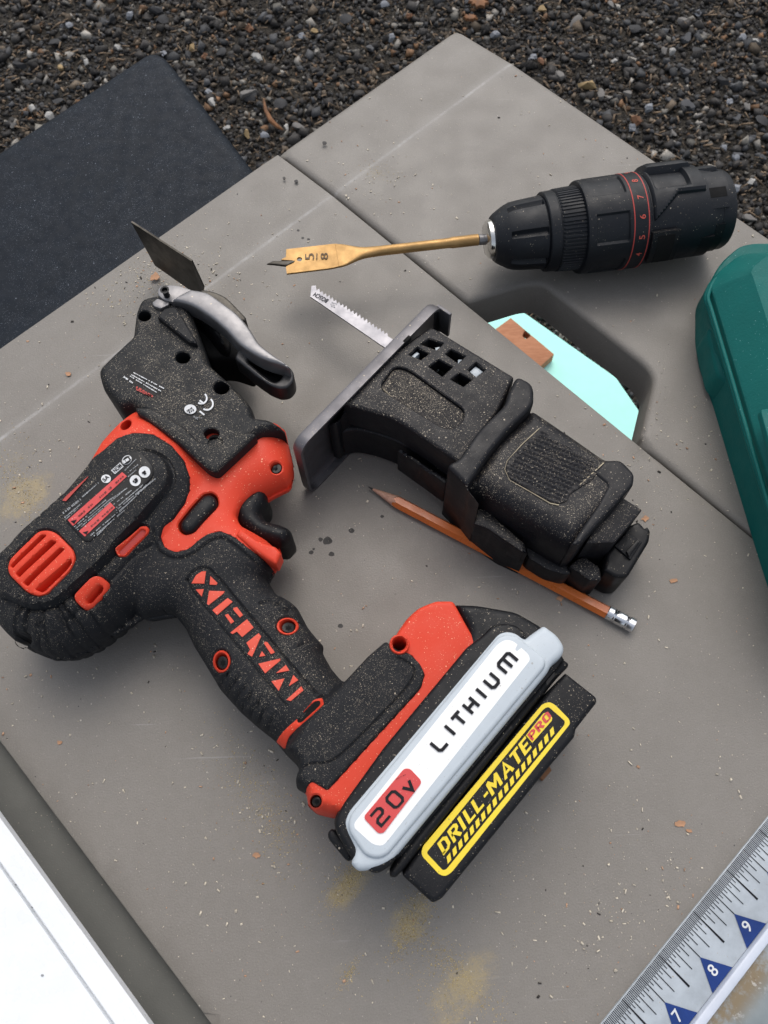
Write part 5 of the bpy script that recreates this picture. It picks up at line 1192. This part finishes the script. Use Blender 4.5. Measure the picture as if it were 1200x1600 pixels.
relief('bit_point', drl, DKST, SP([(50, 577), (80, 565), (182, 562), (178, 570), (140, 587), (80, 580)]), .0326, z0=.0312, r=.0006, sp=.0015)
v, f = text_mesh('5', 0); 
v, f = text_mesh('5/8', 0)
SQ = lambda a: np.array(SP([a])[0])
INKB = mat('engraved mark', (.10, .055, .02), .6)
for s, a, b, c in (('5', (272, 556), (272, 526), (230, 558)), ('8', (338, 554), (337, 524), (303, 556))):
    v, f = text_mesh(s, 0); sheet2d('size_mark', bl_, INKB, bl(v, SQ(a), SQ(b), SQ(c)), f, z=.0322, off=.0002)
sheet2d('size_mark', bl_, INKB, SP([(283, 527), (288, 527), (287, 556), (282, 556)]), [(0, 1, 2, 3)], z=.0322, off=.0002)

# ================================================================== PENCIL
pen = thing('pencil', 'sharpened orange-brown hexagonal pencil with bare metal end under the saw attachment', 'pencil', P(780, 870, 0))
pr_ = .0036; pa, pb = P(575, 760, .0034), P(990, 978, .0034)
xd = (pb-pa).normalized(); yd = Vector((0, 0, 1)).cross(xd)
PM = Matrix(((xd.x, yd.x, 0, pa.x), (xd.y, yd.y, 0, pa.y), (0, 0, 1, pr_*.866), (0, 0, 0, 1)))
PL = (pb-pa).length
hexr = lambda a: pr_*.866/math.cos(((a+math.pi/6) % (math.pi/3))-math.pi/6)
def hexl(x, r, a):
    # flats face up: apothem on sin axis
    return r
def ringpts(x, fn, n=48): return [(x, fn(2*math.pi*j/n)*math.cos(2*math.pi*j/n), fn(2*math.pi*j/n)*math.sin(2*math.pi*j/n)) for j in range(n)]
hx = lambda a: pr_*.866/max(.5, math.cos(((a-math.pi/2+math.pi/6) % (math.pi/3))-math.pi/6))
def sweep(rows): 
    m = MB(); n = len(rows[0]); v = [PM @ Vector(p) for r_ in rows for p in r_]
    f = [(i*n+j, i*n+(j+1) % n, (i+1)*n+(j+1) % n, (i+1)*n+j) for i in range(len(rows)-1) for j in range(n)]+[tuple(range(n)), tuple((len(rows)-1)*n+j for j in range(n))]
    return m.add(v, f)
CT = .0195; slope = pr_/CT
# lacquer begins where the cone meets the hexagon: scalloped
rows0 = [(hx(2*math.pi*j/48)/slope, hx(2*math.pi*j/48)*math.cos(2*math.pi*j/48), hx(2*math.pi*j/48)*math.sin(2*math.pi*j/48)) for j in range(48)]
sweep([rows0, ringpts(PL-.0145, hx)]).build('pencil_body', PENC, pen, sharp=20)
sweep([ringpts(.0030, lambda a: .0030*slope), [(p[0]-.00005, p[1], p[2]) for p in rows0]]).build('pencil_cone', WOODT, pen, sharp=60)
sweep([ringpts(.0002, lambda a: .00022), ringpts(.0032, lambda a: .0032*slope+.00003)]).build('pencil_lead', LEAD, pen)
fer = MB(); fp = [(PL-.0150, .0036), (PL-.0146, .0039), (PL-.0120, .0039), (PL-.0116, .0036), (PL-.0110, .0039), (PL-.0105, .0036), (PL-.0100, .0039), (PL-.0050, .0039), (PL-.0046, .0036), (PL-.0040, .0039), (PL-.0036, .0036), (PL-.0030, .0040), (PL, .0041), (PL, .0037), (PL-.003, .0036)]
fer.lathe(fp, PM @ Matrix.Translation((0, 0, .0004)), 28, lambda x, r, a: r*(1+.03*math.sin(3*a+x*900)) if x > PL-.0045 else r).build('ferrule', ALU, pen)
MB().lathe([(PL-.006, .0034), (PL-.0022, .0034)], PM @ Matrix.Translation((0, 0, .0004)), 20).build('eraser_stub', FLAKE, pen)

# ================================================================== CHIPS AND DUST
def flake(px, py, w, label, mt=FLAKE, z=0, grp='wood flakes on the tabletop'):
    o = relief('wood_flake', None, mt, [(a+random.uniform(-.3, .3)*w, b+random.uniform(-.3, .3)*w) for a, b in blob(px, py, w*.9, 11, 1.25)], .0007, .0002, r=.0002, sp=.0015, fil=.6, loc=P(px, py, 0)); tag(o, label, 'wood flake', grp); return o
flake(1062, 1287, 7, 'larger pale orange wood flake on the table above the measuring rail')
flake(1077, 1298, 4, 'small pale orange wood flake just below the larger one above the measuring rail')
flake(242, 432, 7, 'orange wood flake on the table between scraper blade and lever screw')
flake(107, 584, 4, 'small brown wood splinter on the table left of the black tool head')
flake(1052, 907, 5, 'pinkish wood flake on the table right of the pencil')
flake(1008, 810, 5, 'wood crumb on the table beside the saw attachment plug')
flake(401, 1336, 5, 'tan wood splinter on the table left of the battery')
flake(93, 1160, 4, 'small tan wood crumb near the lower left table edge')
flake(875, 935, 5, 'pinkish wood flake on the table between battery and pencil')
flake(882, 1154, 3.2, 'tiny wood crumb on the table right of the bit box')
ch = relief('wood_chip', None, BARK, [(838, 1212), (858, 1196), (862, 1204), (848, 1220)], .004, .0002, r=.0008, sp=.002, fil=1, loc=P(850, 1208, 0)); tag(ch, 'brown wood chip poking out under the yellow-labelled bit box', 'wood chip')
lf = MB(); pts = [P(a, b, GZ+.016+.006*math.sin(i)) for i, (a, b) in enumerate(((412, 155), (415, 172), (423, 188), (434, 198), (442, 203)))]
lo = lf.tube(pts, lambda t: .0035*math.sin(math.pi*min(.97, max(.06, t)))+.0006, 7).build('dead_leaf', BARK, None, loc=P(425, 180, GZ)); tag(lo, 'curled brown dead leaf on the gravel beside the dark panel', 'leaf')
for px, py, w, lab_ in ((748, 3, 13, 'dried reddish leaf on the gravel at the top edge of the picture'), (735, 28, 8, 'small dark red leaf lying just above the table corner'), (1078, 22, 0, '')):
    if w:
        o = relief('dead_leaf', None, BARK, [(px+w*1.5*math.cos(i*math.pi/9)*(1 if i % 2 else .62)*random.uniform(.75, 1.1), py+w*.8*math.sin(i*math.pi/9)*(1 if i % 2 else .6)*random.uniform(.7, 1.15)) for i in range(18)], GZ+.018, GZ+.013, r=.001, sp=.004, fil=1, loc=P(px, py, GZ), zref=GZ+.015); tag(o, lab_, 'leaf')
def sawmat():
    m = bpy.data.materials.new('sawdust grains'); m.use_nodes = True; g = N(m); p = g.n['Principled BSDF']
    at = g('ShaderNodeAttribute'); at.attribute_name = 'stone'; g.l.new(at.outputs['Color'], p.inputs['Base Color']); p.inputs['Roughness'].default_value = .85; p.inputs['Specular IOR Level'].default_value = .2
    return m
SAW = sawmat()
def scatter(name, pxs, smin, smax, zf=0.0, mode=0):
    n = len(pxs); w = Pn(pxs, 0)
    uvv = np.stack([w@np.array(U)[:2], w@np.array(Vv)[:2]], 1)
    kp = (uvv[:, 0] > u_step+.003) & (uvv[:, 0] < u_right-.004) & (uvv[:, 1] > v_left+.003) & (uvv[:, 1] < V_MAX-.006) & (np.abs(uvv[:, 0]-u_seam) > .002)
    kp &= ~inside(w, nw)
    w = w[kp]; uvv = uvv[kp]; n = len(w)
    zt = -.0035*np.clip((v_cr-uvv[:, 1])/(v_cr-v_left), 0, 1)
    s = smin*(smax/smin)**(rng.random(n)**2.2)
    sz = np.stack([s*rng.uniform(.7, 1.6, n), s*rng.uniform(.35, .8, n), s*rng.uniform(.15, .4, n)], 1)/2
    ang = rng.uniform(0, 6.28, n); z0_ = np.zeros(n)
    R3 = np.stack([np.stack([np.cos(ang), -np.sin(ang), z0_], 1), np.stack([np.sin(ang), np.cos(ang), z0_], 1), np.stack([z0_, z0_, z0_+1], 1)], 1)
    t = rng.random(n)[:, None]; v = rng.uniform(.7, 1.2, n)[:, None]
    cl = np.where(t < .80, np.array((.58, .52, .42))*v, np.where(t < .95, np.array((.46, .28, .18))*v, np.array((.05, .045, .04))*v))
    if mode: cl = np.array((.46, .36, .18))*rng.uniform(.6, 1.25, n)[:, None]
    tet = [BX8*rng.uniform(.5, 1, (8, 1)) for _ in range(12)]
    return batch(name, np.concatenate([w, (zt+sz[:, 2]*.9)[:, None]], 1), sz, cl, tet, BX8F, SAW, R3=R3)
def cl_(cx, cy, sx, sy, n, rot=0):
    a = rng.normal(size=(n, 2))*np.array((sx, sy)); c, s = math.cos(rot), math.sin(rot); return a@np.array(((c, s), (-s, c)))+np.array((cx, cy))
pp = np.concatenate([np.stack([rng.uniform(0, 1200, 2600), rng.uniform(40, 1600, 2600)], 1), cl_(230, 450, 60, 45, 420), cl_(250, 420, 30, 22, 160), cl_(590, 280, 45, 25, 110), cl_(60, 770, 60, 70, 120), cl_(400, 1240, 50, 70, 160), cl_(980, 770, 40, 50, 90), cl_(1080, 700, 60, 60, 120), cl_(720, 700, 120, 90, 160), cl_(330, 440, 80, 60, 200), cl_(1000, 1430, 90, 60, 240)])
sw = scatter('sawdust', pp, .0004, .0019); tag(sw, 'loose sawdust and tiny wood crumbs scattered over the tabletop', 'sawdust', kind='stuff')
pp = np.concatenate([cl_(540, 1380, 26, 11, 900, R(-58)), cl_(556, 1360, 14, 7, 300, R(-58)), cl_(648, 1432, 34, 14, 1100, R(-62)), cl_(632, 1462, 22, 7, 350, R(-66)), cl_(716, 1520, 50, 13, 1000, R(48)), cl_(690, 1560, 50, 16, 400, R(48)), cl_(545, 1522, 18, 5, 220, R(-60)), cl_(395, 1240, 60, 22, 700, R(62)), cl_(430, 1290, 26, 14, 250, R(50)), cl_(40, 778, 30, 12, 600, R(60)), cl_(18, 730, 30, 30, 350), cl_(230, 440, 55, 40, 500), cl_(592, 268, 14, 9, 160), cl_(700, 1330, 120, 90, 500), cl_(470, 1290, 60, 60, 350)])
sf = scatter('fine_sawdust', pp, .00025, .0007, mode=1); tag(sf, 'smears of fine yellowish sawdust on the table near the battery and table edges', 'sawdust', kind='stuff')
